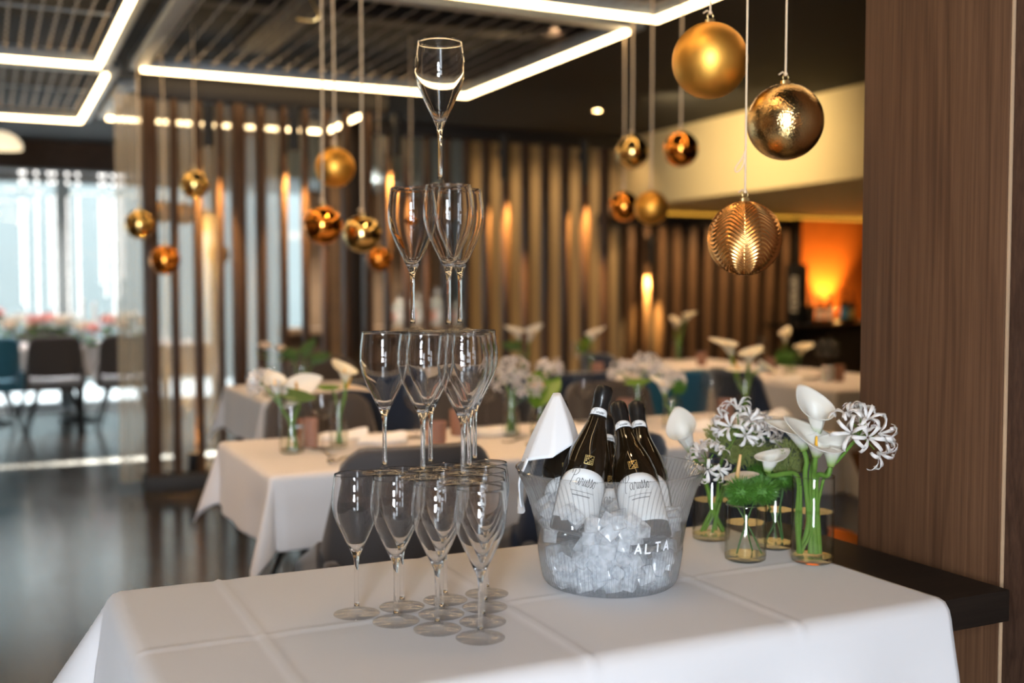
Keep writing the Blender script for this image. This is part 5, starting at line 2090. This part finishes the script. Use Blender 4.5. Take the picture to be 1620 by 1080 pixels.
# table by the pillar
v = place_vase(1250, 590, .042, .10, .06, 'low vase of green and cream flowers on the table by the pillar')
D = 6.9
dianthus('dark green cushion of dianthus in the low vase', [L3(v, 0, .016), L3(v, 0, .06), PD(1247, 582, D), PD(1243, 572, D)], .07, 500, 70)
calla('small cream calla above the dark green cushion', [L3(v, -.01, .016), L3(v, -.01, .08), PD(1243, 560, D), PD(1242, 545, D)], UP, RT * .4 + TOC, L=.10, R=.026, tip=.02, m='creampetal')
calla('peach calla leaning right over the low vase', [L3(v, .015, .016), L3(v, .02, .08), PD(1262, 575, D), PD(1266, 563, D)], UP + RT * .25, RT * .8 + TOC * .6, L=.08, R=.045, tip=.03, m='creampetal')
v = place_vase(1072, 570, .035, .16, .10, 'tall vase with yellow stems at the far end by the dark screen')
D = 8.2
calla('small calla on tall stems at the far end', [L3(v, 0, .016), L3(v, 0, .1), PD(1071, 540, D), PD(1069, 523, D)], UP, RT * -.3 + TOC, L=.1, R=.03, tip=.02, m='creampetal', sr=.012)
calla('second small calla leaning right at the far end', [L3(v, .01, .016), L3(v, .01, .1), PD(1078, 530, D), PD(1084, 510, D)], UP + RT * .4, RT, L=.09, R=.03, tip=.03, m='creampetal', sr=.010)
# window table: bouquets, candles
for (px, n, sd, lb) in ((92, 9, 3, 'middle'), (12, 7, 8, 'left'), (188, 7, 9, 'right')):
    base = PZ(px, 545, Z1)
    make_vase('cylinder_vase', 'glass bowl holding the %s bouquet on the window table' % lb, base, .07, .10, .06)
    rnd = random.Random(sd)
    for k in range(n):
        a = k * 2.4
        rr = .20 * sqrt((k + .3) / n)
        c = base + Vector((rr * cos(a) * 1.5, rr * sin(a) * .7, .27 + .06 * rnd.uniform(-1, 1) - rr * .45))
        pos = ('top', 'left', 'right', 'front', 'back', 'low left', 'low right', 'low front', 'lowest')[k]
        rose('%s %s peony of the %s bouquet by the windows' % (pos, ('white', 'pink', 'cream')[k % 3], lb), [base + Vector((0, 0, .015)), base + Vector((0, 0, .1)), base.lerp(c, .7), c],
             .085, ('petal', 'pinkpetal', 'rosepetal')[k % 3], sd * 10 + k, name='peony', group=None)
for k, (px, top, lb) in enumerate(((131, 470, 'tall white taper candle right of the middle bouquet'), (150, 478, 'tall white taper candle left of the right bouquet'), (24, 505, 'tall white taper candle behind the left bouquet'))):
    p = PZ(px, 545, Z1)
    h = PY(px, top, p.y).z - p.z
    t = thing('taper_candle', lb, 'candle', p)
    MB().lathe([(.045, 0), (.045, .006), (.012, .014), (.012, .06), (.016, .07)], 20).build('candlestick', MT['silver'], t)
    MB().lathe([(.013, .06), (.012, h - .01), (.004, h)], 16).build('wax', MT['wax'], t)
    MB().tube([(0, 0, h), (0.001, 0, h + .012)], .0015, 6).build('wick', MT['black'], t)
t = thing('pendant_lamp', 'cream dome lamp at the left edge under the ceiling', 'lamp', PD(0, 222, 9.0))
MB().lathe([(.165, -.07), (.17, -.06), (.165, -.02), (.13, .03), (.08, .06), (.03, .075)], 32, cap0=False).build('shade', MT['lampshade'], t)
MB().sphere((0, 0, -.02), .035, 12, 8).build('bulb', MT['porcelain'], t)
MB().tube([(0, 0, .07), (0, 0, CEIL - PD(0, 222, 9.0).z)], .004, 6).build('cord', MT['black'], t)
# light strands in the windows
random.seed(5)
for k, px in enumerate((32, 38, 57, 77, 85, 106, 122, 158, 165, 178, 186, 193)):
    top = PY(px, 262 + (k % 3) * 4, YW - .15)
    top.z = 2.495
    ylow = (480, 492, 500, 486, 505, 508, 500, 450, 470, 505, 470, 440)[k]
    h = top.z - PY(px, ylow, YW - .15).z
    t = thing('light_strand', 'string of white lights hanging in the window, number %s from the left' % ('one two three four five six seven eight nine ten eleven twelve'.split()[k]), 'fairy lights', top)
    MB().tube([(0, 0, 0), (.004, 0, -h)], .002, 5).build('wire', MT['alu'], t)
    bl = MB()
    z, i = -.02, 0
    y310 = top.z - PY(px, 312, YW - .15).z
    while z > -h:
        if i < 2 or -z > y310:
            bl.sphere((.004 * sin(i * 2), .004 * cos(i), z), .017 if i < 2 else .008, 6, 5, (1, 1, 1.0 if i < 2 else 1.8))
        z -= .09 if i < 2 else .034
        i += 1
    o = bl.build('bulb_row', MT['fairyred'] if k in (0, 5, 9) and False else MT['fairy'], t)
    o['kind'] = 'stuff'

# ------------------------------------------------------------------ bar behind the middle screen, and the niche
t = thing('back_bar', 'pale counter carrying bottles behind the left part of the middle screen', 'counter')
MB().bbox(2.7, 4.75, 10.85, 11.3, .82, .88, .006).build('worktop', MT['tanwall'], t)
MB().bbox(2.72, 4.73, 10.9, 11.28, 0, .82, .004).build('body', MT['brownwall'], t)


def simple_bottle(label, p, r, h, m, capm, lm=None, group=None):
    t = thing('liquor_bottle', label, 'bottle', p, group=group)
    MB().lathe([(r * .9, 0), (r, .004), (r, h * .55), (r * .85, h * .64), (r * .36, h * .74), (r * .32, h * .93)], 20).build('bottle_body', MT[m], t)
    MB().lathe([(r * .38, h * .88), (r * .40, h * .90), (r * .40, h), (r * .3, h)], 16).build('stopper', MT[capm], t)
    if lm:
        MB().lathe([(r * 1.01, h * .15), (r * 1.012, h * .45)], 20, cap0=False, cap1=False).build('paper_label', MT[lm], t)
    return t


where = ('leftmost', 'second', 'third', 'fourth', 'fifth', 'sixth', 'seventh', 'eighth', 'ninth')
for k, px in enumerate((618, 632, 650, 661, 684, 693, 712, 726, 743)):
    p = PY(px, 500, 11.05)
    p.z = .8805
    simple_bottle('pale bottle on the back bar, %s from the left' % where[k], p, .045 + .006 * (k % 3), .34 + .03 * ((k * 7) % 3), 'clearbottle', ('porcelain', 'black', 'rosecap', 'porcelain', 'black', 'porcelain', 'rosecap', 'black', 'bluecap')[k], 'porcelain' if k % 2 else 'rosecap')
light('back_bar_fill', 'SPOT', (3.4, 10.2, 2.6), 160, (1, .93, .82), .1, target=(3.4, 11.1, .9), spot=80, blend=.7)  # added unseen spot brightening the bottles and the ceiling drop

Zn = .9005
p = PY(1256, 512, 9.38)
bx = thing('gift_box', 'tall dark box with upright pale capital letters on the counter', 'box', (p.x + .035, 9.42, Zn), rotz=-.45)
hb = PY(1256, 418, 9.42).z - Zn
MB().bbox(-.075, .12, -.08, .08, 0, hb, .003).build('carton', MT['black'], bx)
text_block('FERRARI', .062, .016, lambda x, y: Vector((-.062 + .075 - y - .0, -.0812, hb * .5 + x)), gap=.30).build('box_letters', MT['boxletters'], bx)
for k, (px, m, cm, lm, h, lb) in enumerate(((1283, 'bottle', 'black', None, .30, 'dark bottle in the niche, beside the tall box'), (1297, 'bottle', 'rosecap', 'porcelain', .33, 'dark bottle with a rose capsule in the niche, left one'),
                                           (1311, 'bottle', 'rosecap', 'porcelain', .33, 'dark bottle with a rose capsule in the niche, right one'), (1335, 'bottle', 'black', 'bluelabel', .37, 'dark bottle with a blue label in front of the orange glow'),
                                           (1347, 'bottle', 'black', 'goldprint', .34, 'dark bottle with a tan label next to the pillar edge'))):
    p = PY(px, 505, 9.4)
    p.z = Zn
    simple_bottle(lb, p, .042, h, m, cm, lm)
p = PY(1330, 470, 10.15)
t = thing('niche_uplight', 'amber uplight hidden behind the bottles of the orange niche', 'lamp', (p.x, 10.2, .9005))
MB().lathe([(.03, 0), (.032, .05), (.026, .05), (.02, .03)], 16).build('housing', MT['black'], t)
MB().lathe([(.022, .045), (.022, .047)], 16).build('lens', MT['lampglow'], t)
light('niche_spot', 'SPOT', (p.x, 10.2, .98), 110, (1, .55, .13), .02, target=(p.x + .02, 10.47, 1.75), spot=80, blend=.8)
light('niche_glow', 'POINT', (p.x, 10.2, 1.05), 9, (1, .55, .15), .03)
index_kids()
